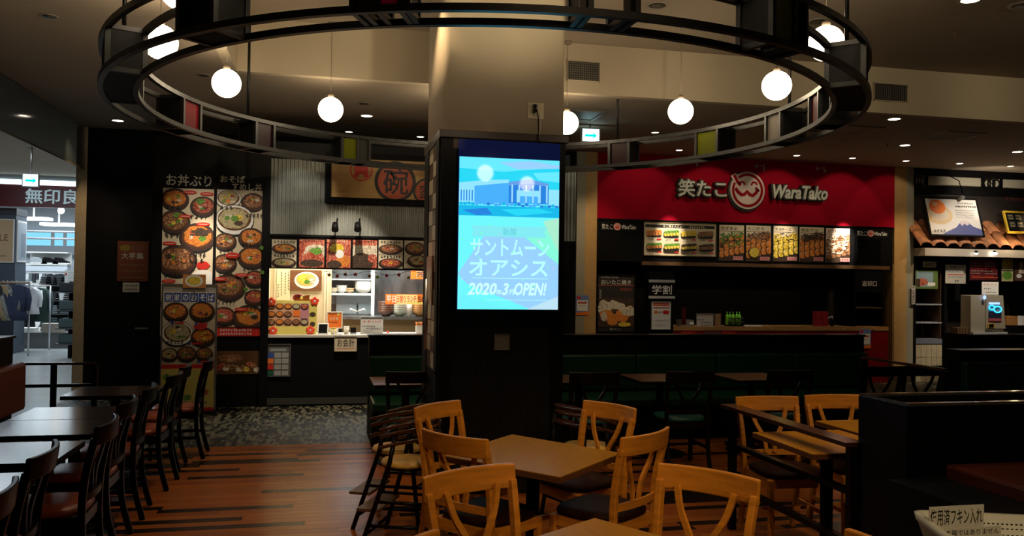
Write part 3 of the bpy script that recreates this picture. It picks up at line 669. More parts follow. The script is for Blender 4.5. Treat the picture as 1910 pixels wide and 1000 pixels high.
for x, y, r, f, rim in ((424, 371, 22, F_NO, WHITE), (470, 377, 20, F_BR, INK), (436, 411, 33, F_NO, WHITE), (420, 452, 19, F_BR, INK), (468, 444, 22, F_OR, INK), (470, 480, 24, F_OR, INK), (420, 492, 20, F_BR, INK), (428, 536, 28, F_BR, INK), (476, 520, 18, F_RED, INK), (476, 555, 17, F_RED, INK), (420, 590, 20, F_RED, INK), (466, 592, 27, F_OR, INK)): pr.bowl(x, y, r, f, rim)
for x, y, w_ in ((408, 385, 26), (456, 398, 34), (408, 464, 28), (450, 452, 34), (408, 505, 28), (452, 497, 38), (408, 562, 34), (462, 530, 26), (408, 600, 32), (452, 570, 30)): pr.scrib(x, y, x+w_, y+7, INK)
for x, y in ((434, 477), (412, 521), (452, 513), (452, 577)): pr.ell(x, y, 13, 5.5 if y == 477 else 3.5, REDP, 14); pr.rect(x-8, y-.5, x+8, y+.5, CREAM)
for x, y in ((488, 462), (490, 508), (460, 540)): pr.ell(x, y, 4, 4, F_GR, 8)
pr.done('print')
o, pr = board('menu_footer', 'red strip with two lines of white text below the noodle menu', 'sign', (401, 611, 490, 627), YL-.001, .02, REDP)
pr.scrib(410, 613, 470, 618, WHITE); pr.scrib(410, 620, 470, 625, WHITE); pr.done('print')
CRL = mat('cream_letters', (.6, .58, .52), .5)
for st, r, sh in (('お丼ぶり', (310, 326, 395, 348), 'cream lettering on black above the rice bowl menu'), ('おそば', (411, 328, 457, 341), 'cream lettering above the noodle menu, upper line'), ('すめし丼', (433, 342, 489, 356), 'cream lettering above the noodle menu, lower line')):
    o, pr = board('title_plate', sh, 'lettering', (r[0]-3, r[1]-1, r[2]+3, r[3]+1), YL-.001, .01, KB); pr.text(st, *r, CRL, .015); pr.done('lettering')
o, pr = board('menu_title', 'dark framed photo of fried dishes low on the black shop front', 'picture', (402, 655, 485, 698), YL-.001, .01, mat('dim_photo', (.10, .04, .01), .5))
for i in range(12): pr.ell(408+i*6.5, 684+R.uniform(-5, 6), R.uniform(5, 9), R.uniform(3, 6), R.choice([F_YE, F_BR, F_RED, F_WH]), 10, .1)
pr.ell(430, 668, 24, 7, F_BR); pr.done('print')
# silver framed price list
o, pr = board('price_list', 'silver framed price list low on the black shop front', 'price list', (497, 643, 541, 701), YL-.001, .012, mat('price_paper_dark', (.10, .10, .09), .5), frame=SILV, fw=.008)
pr.rect(504, 650, 534, 655, GREYP)
for i, m_ in enumerate((BLUEP, ORP, REDP, mat('dark_green_print', (.01, .08, .04), .5))):
    pr.rect(499, 658+i*11, 510, 667+i*11, m_)
    for q in range(2): pr.rect(512+q*14, 658+i*11, 524+q*14, 667+i*11, mat('price_cell', (.33, .33, .30), .5)); pr.scrib(513+q*14, 660+i*11, 523+q*14, 663+i*11, GREYP)
pr.done('print')
# notice: order / pay here
o, pr = board('counter_notice', 'cream card with black lettering hanging below the shop counter', 'notice', (624, 628, 665, 655), YL-.03, .004, CREAM, frame=mat('notice_edge', (.35, .28, .2), .5), fw=.004)
pr.text('お会計', 629, 632, 661, 647, INK, .03); pr.rect(628, 650, 660, 651, REDP); pr.done('print')
# recruiting poster on black wall (writing faint)
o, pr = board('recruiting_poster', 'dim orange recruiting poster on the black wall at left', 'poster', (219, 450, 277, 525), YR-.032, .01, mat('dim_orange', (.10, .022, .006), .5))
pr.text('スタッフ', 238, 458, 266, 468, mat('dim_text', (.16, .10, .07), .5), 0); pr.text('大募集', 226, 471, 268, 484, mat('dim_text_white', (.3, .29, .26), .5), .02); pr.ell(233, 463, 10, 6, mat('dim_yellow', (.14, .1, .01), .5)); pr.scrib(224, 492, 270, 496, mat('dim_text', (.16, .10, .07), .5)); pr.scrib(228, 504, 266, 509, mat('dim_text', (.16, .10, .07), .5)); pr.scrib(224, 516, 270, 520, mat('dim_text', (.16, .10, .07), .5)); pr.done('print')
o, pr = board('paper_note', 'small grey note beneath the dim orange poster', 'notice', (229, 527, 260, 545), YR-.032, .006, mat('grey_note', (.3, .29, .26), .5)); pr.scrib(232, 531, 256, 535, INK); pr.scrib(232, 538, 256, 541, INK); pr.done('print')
p = at(268, 612, Y=YR)
dr = struct('door_1', -2.9, -1.95, YR-.03, YR-.001, 0, 2.1, DW)
MB().box(p.x-.1, p.x+.07, YR-.07, YR-.055, p.z-.012, p.z+.012, SILV).build('door_handle', dr)

# hatch interior
KX0, KX1 = xo0-.02, 3.1
CRW = mat('kitchen_cream_wall', (.62, .52, .34), .7)
kr = MB(); kr.box(KX0-.06, KX1, YL+1.75, YL+1.85, 0, 2.25, STEEL); kr.build('wall_kitchen_back', kind='structure')
struct('wall_kitchen_side', KX0-.06, KX0, YL+.1, YL+1.8, 0, 2.25, CRW); struct('ceiling', KX0-.06, KX1, YL+.1, YL+1.85, 2.25, 2.3, mat('kitchen_ceiling', (.5, .5, .5), .7))
struct('wall_kitchen_end', KX1, KX1+.06, YL+.1, YL+1.8, 0, 2.25, CRW)
struct('floor', KX0, KX1, YL+.1, YL+1.8, .001, .02, mat('kitchen_floor', (.1, .1, .1), .5))
ct = thing('serving_counter', 'pale stone counter slab of the lit noodle shop hatch', 'counter', (0, YL, 0))
MB().box(xo0, 3.1, -.04, .55, zo0-.03, zo0, mat('counter_stone', (.55, .52, .46), .3, noise=(30, 30, 30), var=.1)).build('worktop', ct)
MB().box(xo0, 3.1, .1, .5, .02, zo0-.031, KB).build('cabinet', ct)
YK = 11.95
sx = px2x(618, YK)
w1 = thing('partition', 'cream partition wall inside the noodle shop, carrying the ramen photo', 'partition', (0, YK, 0))
MB().box(KX0, sx, 0, .06, .02, 2.24, CRW).build('panel', w1)
for px in (501, 513, 517, 606, 611): MB().box(px2x(px, YK)-.012, px2x(px, YK)+.012, -.012, 0, .9, 2.2, mat('cream_strip', (.7, .6, .42), .6)).build('batten', w1)
o, pr = board('hanging_scroll', 'cream sheet with columns of vertical brush lettering inside the shop', 'scroll', (516, 505, 541, 560), YK-.013, .004, mat('scroll_paper', (.75, .66, .42), .6))
for x, a, b_ in ((519, 530, 558), (525, 507, 555), (532, 508, 548), (538, 506, 545)):
    y = a
    while y < b_-3: pr.scrib(x-1.6, y, x+1.6, y+4, INK, 1); y += 5.2
pr.done('print')
o, pr = board('ramen_photo', 'photo poster of a white bowl of ramen on brown', 'poster', (541, 504, 600, 543), YK-.016, .006, mat('brown_print', (.16, .06, .02), .5, noise=(2, 2, 40), var=.4))
pr.ell(572, 523, 23, 16, WHITE); pr.ell(571, 522, 19, 12.5, mat('broth', (.6, .38, .1), .5), wob=.03)
pr.ell(565, 520, 9, 8, F_YE, wob=.1); pr.ell(583, 524, 7, 6, F_WH, wob=.1); pr.ell(573, 526, 6, 4, F_GR, wob=.2); pr.done('print')
# flower menu board
o, pr = board('flower_menu', 'yellow menu board with rows of small bowls and red paper flowers', 'menu board', (499, 561, 591, 624), YL+.14, .01, YELP)
pr.rect(499, 566, 560, 608, mat('peach_print', (.6, .30, .16), .5)); pr.rect(560, 566, 576, 608, mat('pink_print', (.5, .22, .25), .5))
for r_ in range(3):
    for c_ in range(5):
        if (r_, c_) in ((1, 3), (1, 4)): continue
        pr.bowl(506+c_*15.4, 572+r_*14.5, 6.8, R.choice(FOODS), INK, 5.5, False)
pr.rect(547, 579, 559, 590, ORP); pr.rect(561, 580, 574, 594, mat('pink_print', (.5, .22, .25), .5)); pr.ell(583, 586, 6, 4, F_BK); pr.ell(583, 604, 5, 4, F_BK)
pr.done('print')
for i, (fx, fy) in enumerate(((506, 563), (587, 562), (509, 617), (579, 616))):
    p = at(fx, fy, Y=YL+.12); b = MB(); m_ = mat('red_flower', (.75, .06, .015), .6)
    for q in range(5):
        a = q*2*math.pi/5+.3; b.sphere((.032*math.cos(a), 0, .032*math.sin(a)), .026, m_, 10, 6, (1, .25, 1))
    b.sphere((0, -.006, 0), .014, WHITE, 8, 5, (1, .4, 1))
    b.build('paper_flower', o, loc=(p.x-o.location.x, -.02, p.z-o.location.z))
g = thing('leaf_ornament', 'dark red leaf and fan ornament above the yellow menu board', 'ornament', at(556, 560, Y=YL+.3))
b = MB(); b.sphere((0, 0, .03), .07, mat('dark_red_leaf', (.22, .02, .02), .6, noise=(40, 40, 40), var=.8), 12, 8, (1, .3, .8)); b.build('fan', g)
b = MB(); b.prism([(.05, -.02), (.17, -.02), (.14, .03), (.15, .07), (.08, .06), (.03, .05)], -.03, 0, mat('brown_leaf', (.25, .07, .02), .6)); b.build('leaf', g)
MB().sphere((.045, -.03, .03), .02, YELP, 8, 6).build('bead', g)
# counter things
def onc(px, dy=.12): return Vector((at(px, 620, Y=YL+dy).x, YL+dy, zo0))
g = thing('tablet_stand', 'white framed tablet leaning at the till', 'tablet', onc(602, .1), rot=-.15)
M_ = Matrix.Rotation(math.radians(-18), 4, 'X')
MB().box(-.07, .07, -.005, .008, 0, .15, WHITE, M_).build('case', g, bevel=.004); MB().box(-.055, .055, -.009, -.005, .018, .135, BLKG, M_).build('screen', g)
o, pr = board('price_card', 'orange card standing in a white holder on the counter', 'card', (611, 583, 637, 611), YL+.22, .006, ORP, frame=WHITE, fw=.012)
pr.scrib(614, 585, 628, 588, INK); pr.ell(631, 586, 3, 2.5, YELP, 8); pr.scrib(614, 592, 632, 597, CREAM); pr.scrib(614, 600, 630, 603, INK); pr.done('print')
MB().box(-.05, .05, -.03, .05, -.075, -.01, WHITE).build('stand_foot', o)
g = thing('tea_canister', 'small yellow canister with white label on the counter', 'canister', onc(622, .1))
MB().lathe([(.032, 0), (.032, .075)], (0, 0, 0), YELP, 16).build('body', g); MB().lathe([(.034, .075), (.034, .09)], (0, 0, 0), mat('lid_gold', (.6, .45, .1), .3, metal=.5), 16).build('lid', g); MB().box(-.018, .018, -.035, -.031, .02, .06, WHITE).build('paper_label', g)
g = thing('paper_cup', 'white cup with pale pattern standing beside the card', 'cup', onc(646, .12))
MB().lathe([(.028, 0), (.036, .1)], (0, 0, 0), mat('cup_white', (.7, .64, .56), .5, noise=(40, 40, 40), var=.2), 16).build('body', g); MB().lathe([(.038, .1), (.038, .106), (.034, .106)], (0, 0, 0), WHITE, 16).build('rim', g)
g = thing('card_reader', 'dark card terminal on the counter beside the white cup', 'card terminal', onc(659, .14))
MB().box(-.04, .04, -.03, .04, 0, .02, SILV).build('base', g); MB().box(-.035, .035, -.005, .005, .015, .09, BLKG, Matrix.Rotation(-.3, 4, 'X')).build('display', g)
g = thing('change_tray', 'flat white tray lying on the counter', 'tray', onc(630, .03)); MB().box(-.05, .05, -.04, .04, 0, .012, WHITE).build('tray', g); MB().box(-.042, .042, -.032, .032, .012, .014, GREYP).build('mat', g)
o, pr = board('order_notice', 'white upright notice with red heading on the hatch counter', 'notice', (673, 592, 714, 623), YL+.02, .004, WHITE, frame=mat('notice_edge_white', (.6, .6, .62), .4), fw=.004)
pr.text('オーダーストップ', 677, 597, 711, 603, REDP, .03); pr.scrib(675, 607, 700, 610, INK); pr.scrib(681, 611, 712, 614, INK); pr.scrib(675, 616, 696, 618, INK); pr.scrib(680, 619, 712, 621, INK); pr.done('print')
g = thing('sauce_bottle', 'small bottle with red cap behind the counter edge', 'bottle', onc(723, .12)); MB().lathe([(.016, 0), (.016, .02)], (0, 0, 0), WHITE, 12).build('body', g); MB().lathe([(.014, .02), (.014, .035), (.004, .05)], (0, 0, 0), REDP, 12).build('cap', g)
g = thing('chopstick_box', 'white box of orange and green utensils on the counter', 'utensil box', onc(782, .1))
MB().box(-.045, .045, -.03, .03, 0, .12, WHITE).build('box', g)
for i in range(9):
    x = -.036+i*.009; MB().tube([(x, R.uniform(-.02, .02), .1), (x*1.25, R.uniform(-.02, .02), .165)], .006, [ORP, ORP, F_GR][i % 3], 6).build('utensil', g)
b = MB(); b.box(px2x(716, YL+.2), px2x(798, YL+.2), .12, .34, 0, .016, mat('tray_cloth', (.7, .62, .58), .7)); b.build('tray_liner', label='long pale cloth laid along the right part of the hatch counter', cat='cloth', loc=(0, YL, zo0))
# steel bench with bowls
YS = 12.0; zs = py2z(592, YS, 700)
g = thing('steel_bench', 'stainless steel kitchen bench behind the hatch', 'bench', (0, YS, 0))
MB().box(px2x(640, YS), 3.0, 0, .7, zs-.03, zs+.01, STEEL).build('worktop', g); MB().box(px2x(640, YS), 3.0, .03, .6, .02, zs-.03, mat('bench_brown', (.20, .13, .055), .6)).build('cabinet', g)
YW_ = YL+1.74
g = thing('kitchen_shelf', 'white wall shelf of bowls inside the kitchen', 'shelf', (0, YW_, 0))
zsh = py2z(547, 12.6, 650)
MB().box(px2x(612, 12.6), px2x(692, 12.6), -.28, 0, zsh-.03, zsh, mat('shelf_white', (.6, .66, .7), .4)).build('shelf_board', g)
MB().box(px2x(612, 12.6), px2x(692, 12.6), -.28, 0, zsh+.19, zsh+.21, mat('shelf_white', (.6, .66, .7), .4)).build('shelf_board', g)
MB().box(px2x(692, 12.6), px2x(698, 12.6), -.28, 0, .02, 2.2, mat('frame_white', (.7, .75, .78), .4)).build('upright', g)
def bowlmesh(r, h, m): return MB().lathe([(r*.45, 0), (r*.5, .01), (r*.8, h*.4), (r, h), (r*.94, h), (r*.7, h*.4), (.01, h*.15)], (0, 0, 0), m, 18, cap=False)
for i, (px, r, m_, l, n_) in enumerate(((622, .07, mat('bowl_cream', (.6, .5, .35), .4), 'cream bowl stack, leftmost on the kitchen shelf', 2), (637, .08, WHITE, 'white bowl stack on the kitchen shelf beside the cream bowls', 3), (652, .07, mat('bowl_tan', (.5, .36, .2), .4), 'tan bowl stack in the middle of the kitchen shelf', 2), (678, .13, WHITE, 'large white bowl stack at the right end of the kitchen shelf', 4))):
    g = thing('bowl_stack', l, 'bowls', (px2x(px, 12.6), 12.66, zsh), group='bowl stacks on the kitchen shelf')
    for q in range(n_): bowlmesh(r, r*.7, m_).build('bowl', g, loc=(0, 0, q*.028))
for i, (px, r, m_, l, n_) in enumerate(((721, .12, mat('bowl_brown', (.10, .045, .03), .35), 'stack of dark brown bowls on the steel bench', 5), (746, .12, mat('bowl_celadon', (.42, .48, .42), .35), 'stack of celadon bowls on the steel bench', 5), (784, .12, mat('bowl_wood', (.42, .22, .07), .45), 'stack of tan wooden bowls beside the column', 6))):
    g = thing('bowl_stack', l, 'bowls', (px2x(px, 12.15), 12.17, zs+.01), group='bowl stacks on the steel bench')
    for q in range(n_): bowlmesh(r, .09, m_).build('bowl', g, loc=(0, 0, q*.03))
g = thing('white_canister', 'tall white canister between the celadon and tan bowls', 'canister', (px2x(763, 12.15), 12.12, zs+.01)); MB().lathe([(.045, 0), (.045, .2)], (0, 0, 0), WHITE, 14).build('body', g); MB().lathe([(.047, .2), (.047, .22)], (0, 0, 0), F_GR, 14).build('lid', g)
o, pr = board('lunch_banner', 'orange weekday lunch banner above the bowl stacks', 'banner', (719, 549, 830, 568), 12.0, .006, ORP)
pr.text('平日', 721, 552, 738, 565, WHITE, .03); pr.rect(739, 550, 778, 568, mat('pale_yellow_print', (.75, .6, .25), .5)); pr.text('日替りランチ', 740, 551, 776, 565, REDP, .03); pr.text('500円', 779, 552, 812, 565, INK, .01); pr.rect(760, 564, 830, 568, YELP); pr.done('print')
o, pr = board('orange_sign', 'orange sign with a white brush character in the kitchen corner', 'sign', (766, 503, 830, 521), 12.3, .006, ORP); pr.text('丼', 776, 504, 792, 519, WHITE, .05); pr.text('丼', 777, 505, 791, 518, INK, .01); pr.done('print')
g = thing('kitchen_tap', 'mixer tap with white handles over the kitchen sink', 'tap', (px2x(667, 12.4), 12.45, zs+.01))
MB().tube([(0, 0, 0), (0, 0, .12), (0, -.06, .16), (0, -.11, .12)], .012, BLKG, 8).build('spout', g)
for s_ in (-1, 1): MB().tube([(0, 0, .05), (s_*.10, -.02, .09), (s_*.11, -.02, .06)], .014, WHITE, 8).build('handle', g)
g = thing('sink_splash', 'steel wash basin splash back beneath the white shelf', 'sink', (px2x(660, 12.6), 12.72, zs+.01)); MB().box(-.25, .25, 0, .05, 0, .34, mat('basin_steel', (.42, .52, .60), .35, metal=.6)).build('splash_back', g); MB().box(-.24, .24, -.3, 0, 0, .02, STEEL).build('basin_rim', g)
o, pr = board('paper_note', 'pale note sheet on the kitchen wall left of the basin', 'note', (612, 548, 627, 567), YW_-.02, .003, mat('pale_note', (.5, .52, .54), .6)); pr.scrib(614, 551, 624, 554, GREYP); pr.done('print')
gg = thing('leaf_garland', 'string of paper maple leaves across the top of the hatch', 'garland', (0, YL+.2, 0)); lf = [mat('leaf_orange', (.6, .18, .03), .6), mat('leaf_red', (.6, .04, .05), .6), mat('leaf_green', (.3, .4, .05), .6)]
b = MB(); b.tube([(at(px, 510, Y=YL+.2).x, 0, at(px, 510+4*math.sin(px*.08), Y=YL+.2).z) for px in range(604, 800, 14)], .003, BLK, 5); b.build('string', gg)
for i, (px, py, k) in enumerate(((614, 513, 0), (629, 515, 1), (644, 512, 0), (663, 512, 1), (689, 515, 0), (704, 517, 2), (721, 514, 1), (744, 513, 1), (762, 518, 2))):
    p = at(px, py, Y=YL+.19); pts = []
    for q in range(10): a = math.pi/2+q*math.pi/5; rr_ = .032 if q % 2 == 0 else .017; pts.append((rr_*math.cos(a), rr_*math.sin(a)))
    MB().prism(pts, -.002, .002, lf[k]).build('leaf', gg, loc=(p.x, -.01, p.z))
# stand banner in front
YSb = 10.75
g = thing('banner_stand', 'free standing noodle menu banner in front of the black shop front', 'banner stand', (at(350, 768, Z=0).x, YSb, 0))
x0_, x1_ = at(303, 640, Y=YSb).x-g.location.x, at(401, 640, Y=YSb).x-g.location.x; zt_ = at(350, 533, Y=YSb).z
MB().box(x0_-.02, x0_, -.012, .012, .02, zt_+.01, SILV).build('side_pole', g); MB().box(x1_, x1_+.02, -.012, .012, .02, zt_+.01, SILV).build('side_pole', g)
MB().box(x0_-.02, x1_+.02, -.015, .015, zt_, zt_+.02, SILV).build('top_bar', g); MB().box(x0_-.03, x1_+.03, -.18, .18, 0, .02, BLK).build('foot', g)
sh = MB().box(x0_, x1_, -.003, .003, .03, zt_, mat('banner_cream', (.60, .52, .38), .6)).build('banner_sheet', g)
pr = PR((303, 533, 401, 766), x1_-x0_, zt_-.03, .003, sh)
pr.rect(303, 533, 401, 536, GREYP)
for i, ch in enumerate('碗家のおそば'): x = 305.5+i*15.9; pr.rect(x, 542, x+14.6, 559, BLUEP); pr.text(ch, x+2, 544.5, x+12.6, 557, WHITE, .02)
for x in range(306, 400, 6): pr.rect(x, 537, x+4, 538.5, CREAM if 0 else GREYP)
for x, y, r, f, rim in ((327, 578, 21, F_OR, INK), (376, 577, 22, F_OR, INK), (331, 618, 27, F_NO, WHITE), (379, 625, 21, F_OR, INK), (317, 658, 15, F_NO, INK), (349, 657, 17, F_BR, INK), (382, 657, 15, F_BR, INK)): pr.bowl(x, y, r, f, rim)
for x, y, w_ in ((312, 588, 34), (360, 586, 34), (310, 632, 34), (358, 630, 40), (306, 664, 24), (338, 664, 26), (368, 664, 26)): pr.scrib(x, y, x+w_, y+6, INK)
pr.ell(374, 605, 13, 6, REDP, 14); 
for x, y in ((322, 598), (366, 600), (354, 637), (372, 671)): pr.ell(x, y, 3, 3, BLUEP, 8); pr.rect(x+4, y-1.5, x+22, y+1.5, REDP)
pr.rect(303, 676, 401, 766, mat('banner_yellow', (.55, .47, .12), .6)); pr.rect(303, 676, 401, 684, REDP)
for x, y in ((314, 700), (345, 694), (378, 702), (330, 726), (384, 728), (352, 738)): pr.ell(x, y, 8, 6, R.choice([F_OR, F_GR, F_BK, F_RED]), 12, .15)
pr.scrib(310, 745, 390, 750, BLUEP); pr.rect(303, 757, 401, 766, REDP)
pr.vtext('限定', 311, 700, 318, 722, REDP) if 0 else None
pr.done('print')
o, pr = board('bowl_tag', 'small orange tag with a bowl picture clipped to the banner top', 'sign', (341, 512, 384, 537), YSb-.02, .004, mat('tag_orange', (.55, .22, .06), .5))
pr.ell(362, 524, 17, 11, WHITE); pr.ell(362, 524, 13, 8, F_YE, wob=.05); pr.done('print')
b = MB(); b.box(-.006, .006, -.002, .012, -.12, .08, SILV); b.build('clip', o)

# ================================================================== RIGHT SHOP (red)
def zR(py, px=1390): return at(px, py, Y=YR).z
xr0, xr1 = at(1113, 400, Y=YR).x, at(1667, 400, Y=YR).x
zr = zR(416); 
redwall = struct('wall_red', xr0, xr1, YR-.02, YR+.12, 2.62, ZC, REDW)
# portal pillars
for a, b_, m_, n_ in ((1075, 1091, GREYW, 'wall_pier_left'), (1091, 1113, YELW, 'wall_pier_left_ochre'), (1667, 1690, YELW, 'wall_pier_right_ochre'), (1690, 1703, GREYW, 'wall_pier_right')):
    x0 = at(a, 400, Y=YR).x; x1 = at(b_, 400, Y=YR).x
    struct(n_, x0, x1, YR-.02, YR+1.2, 0, ZC, m_)
    struct('baseboard_pier', x0-.002, x1+.002, YR-.03, YR-.02, 0, .12, mat('baseboard_brown', (.06, .03, .015), .5))
struct('wall_right_back', at(1703, 400, Y=YR).x, 14, YR+1.6, YR+1.7, 0, ZC, DW)
# back of red shop
struct('wall_red_back', xr0, xr1, YR+1.6, YR+1.7, 0, ZC, mat('red_shop_interior', (.012, .010, .010), .6))
# menu housing
zt_, zb_ = zR(409), zR(494)
mh = thing('menu_housing', 'long black menu fascia under the red sign wall', 'fascia', (0, YR, 0))
MB().box(xr0, at(1661, 450, Y=YR).x, -.03, .1, at(1390, 492, Y=YR).z, 2.62, BLK).build('fascia', mh)
MB().box(xr0, at(1661, 450, Y=YR).x, -.045, -.03, 2.60, 2.625, BLKG).build('top_edge', mh)
MB().box(at(1195, 450, Y=YR).x, at(1655, 450, Y=YR).x, -.07, -.03, at(1390, 496, Y=YR).z-.02, at(1390, 491, Y=YR).z-.005, mat('ledge_brown', (.12, .06, .025), .4)).build('ledge', mh)
# raised letters on the red wall
SG = mat('sign_letter_white', (.55, .56, .48), .6); SGB = mat('sign_letter_backing', (.02, .02, .015), .5)
def raised(name, st, rect, lab, cat='sign letters', shear=0, weight=.03):
    x0, y0, x1, y1 = rect; X0 = at(x0, y1, Y=YR-.1).x; X1 = at(x1, y1, Y=YR-.1).x; Z0 = at((x0+x1)/2, y1, Y=YR-.1).z; Z1 = at((x0+x1)/2, y0, Y=YR-.1).z
    g = thing(name, lab, cat, ((X0+X1)/2, YR-.02, Z0))
    me, a2, b2, c2, d2 = text_mesh(st, weight, shear, 1)
    sx = (X1-X0)/(b2-a2); sz = (Z1-Z0)/(d2-c2)
    for part, d0, th, offs, m_ in (('backing', .045, .04, [(.022*math.cos(q*math.pi/4), .022*math.sin(q*math.pi/4)) for q in range(8)], SGB), ('letters', .095, .012, [(0, 0), (.004, 0), (0, .004)], SG)):
        q = MB()
        for k_i, (ox, oz) in enumerate(offs):
            q.mesh(me, Matrix(((sx, 0, 0, -(a2+b2)/2*sx+ox), (0, 0, th, -d0-k_i*.0003), (0, sz, 0, -c2*sz+oz), (0, 0, 0, 1))), m_)
        q.build(part, g)
raised('sign_letters', '笑たこ', (1264, 336, 1354, 368), 'raised white Japanese letters left of the round emblem')
raised('sign_letters', 'WaraTako', (1440, 347, 1542, 372), 'raised white latin letters right of the round emblem', shear=.25, weight=.02)
# emblem: a smiling octopus-like face, simple rings
p = at(1395, 355, Y=YR-.1); g = thing('round_emblem', 'round red and white smiling emblem with a headband on the sign wall', 'emblem', (p.x, YR-.02, p.z))
k_ = (at(1427, 355, Y=YR-.1).x-p.x)
def disc(r, y0, y1, m_, x=0, z=0, n=40): return MB().prism([(x+r*math.cos(i*2*math.pi/n), z+r*math.sin(i*2*math.pi/n)) for i in range(n)], y0, y1, m_)
disc(k_*1.07, -.04, 0, SGB, -.01, -.015).build('backing', g)
EMW = mat('emblem_white', (.62, .50, .45), .4); EMR = mat('emblem_red', (.26, .003, .008), .6, spec=.1)
disc(k_, -.07, -.04, EMW).build('rim', g); disc(k_*.9, -.075, -.07, EMR).build('red_ring', g); disc(k_*.76, -.08, -.075, EMW, -.005, 0).build('face', g)
u = k_/32
def stroke(pts, wd, m_, name, y=-.084): MB().bar([(a*u, y, -b_*u) for a, b_ in pts], wd*u, .008, m_, up=(0, 1, 0)).build(name, g)
stroke([(-27, -26), (-20, -14)], 11, EMW, 'headband_rim', -.078); stroke([(-26, -25), (-19, -13)], 5, EMR, 'headband')
stroke([(-19, -13), (-14, -8)], 5, EMR, 'headband')
stroke([(-17, -10), (-13, -14), (-8, -13), (-6, -9)], 3, EMR, 'eye'); stroke([(6, -9), (9, -14), (14, -14), (17, -10)], 3, EMR, 'eye')
stroke([(-23, -3), (-19, 3), (-12, 8), (-6, 7), (-2, 2), (3, 7), (9, 9), (15, 4), (18, -2)], 5.5, EMR, 'mouth'); stroke([(14, -5), (21, 1)], 3.5, EMR, 'mouth_corner')
# tiny wall spots on red wall
for i, (px, py, l) in enumerate(((1294, 306, 'small white wall spot left of the emblem on the red wall'), (1417, 314, 'small white wall spot above the emblem on the red wall'), (1530, 318, 'small tilted white wall spot at right on the red wall'))):
    p = at(px, py, Y=YR-.02); g = thing('small_spot_lamp', l, 'lamp', p, group='small wall spots on the red wall'); wm = mat('spot_pinkish', (.35, .2, .17), .4)
    MB().tube([(.01, -.1, .04), (.0, -.14, -.05)], .020, wm, 10).build('lamp_head', g); MB().tube([(-.06, 0, .03), (-.06, -.03, .03), (.005, -.1, .03)], .008, wm, 6).build('bracket', g); MB().tube([(-.06, 0, .03), (-.06, -.012, .03)], .033, wm, 12).build('base_plate', g)
# menu boards
def logo(pr, x0, y0, x1, y1):
    w = x1-x0; h = y1-y0; pr.text('笑たこ', x0, y0+h*.15, x0+w*.32, y1-h*.1, WHITE, 0); pr.ell(x0+w*.45, (y0+y1)/2, h*.5, h*.5, mat('tiny_emblem', (.5, .25, .22), .5)); pr.ell(x0+w*.45, (y0+y1)/2+h*.08, h*.25, h*.14, REDP); pr.text('WaraTako', x0+w*.58, y0+h*.25, x1, y1-h*.2, WHITE, .01, .2)
o, pr = board('logo_plate', 'small white shop logo on black at the left of the menu row', 'sign', (1118, 414, 1190, 432), YR-.031, .006, BLK); logo(pr, 1122, 416, 1186, 430); pr.done('print')
o, pr = board('logo_plate', 'small white shop logo on black at the right of the menu row', 'sign', (1594, 427, 1657, 446), YR-.031, .006, BLK); logo(pr, 1598, 429, 1654, 442); pr.done('print')
BOX = mat('menu_photo_cream', (.62, .52, .36), .5)
def ball(pr, x, y, rx, ry, m):
    pr.ell(x, y, rx, ry, F_BK, 12); pr.ell(x+rx*.06, y-ry*.08, rx*.84, ry*.84, m, 12, .05); pr.ell(x-rx*.3, y-ry*.4, rx*.2, ry*.15, F_WH if m is not F_BK else m, 7)
def takoyaki(pr, x0, y0, x1, y1, top, base=F_BR):
    w = x1-x0; h = y1-y0
    pr.poly([(x0, y1-h*.25), (x1, y1-h*.25), (x1-w*.08, y1), (x0+w*.08, y1)], INK)
    for r_ in range(2):
        for i in range(5): ball(pr, x0+w*(.12+.19*i), y0+h*(.45+.22*r_)-i*h*.03, w*.12, h*.24, base)
    for i in range(5): pr.ell(x0+w*(.14+.18*i), y0+h*(.34)-i*h*.03, w*.13, h*.17, top, 9, .25)
o, pr = board('menu_board', 'wide cream menu board with eight octopus ball dishes', 'menu board', (1201, 417, 1334, 477), YR-.031, .012, BOX, frame=mat('menu_frame_brass', (.25, .19, .08), .4), fw=.008)
pr.rect(1203, 420, 1332, 426, INK); pr.text('たこ焼きメニュー', 1236, 420.5, 1275, 425.5, CREAM, .01); pr.scrib(1284, 421, 1314, 425, CREAM)
for r_ in range(2):
    for c_ in range(4):
        x = 1204+c_*32; y = 429+r_*24; takoyaki(pr, x, y, x+29, y+15, [[F_OR, F_GR, F_YE, F_BR], [F_GR, F_GR, F_BK, F_BK]][r_][c_], [F_OR, F_YE, F_YE, F_BR][c_]); pr.scrib(x+4, y+17, x+14, y+19.5, INK); pr.rect(x+20, y+17, x+28, y+19.5, REDP)
pr.done('print')
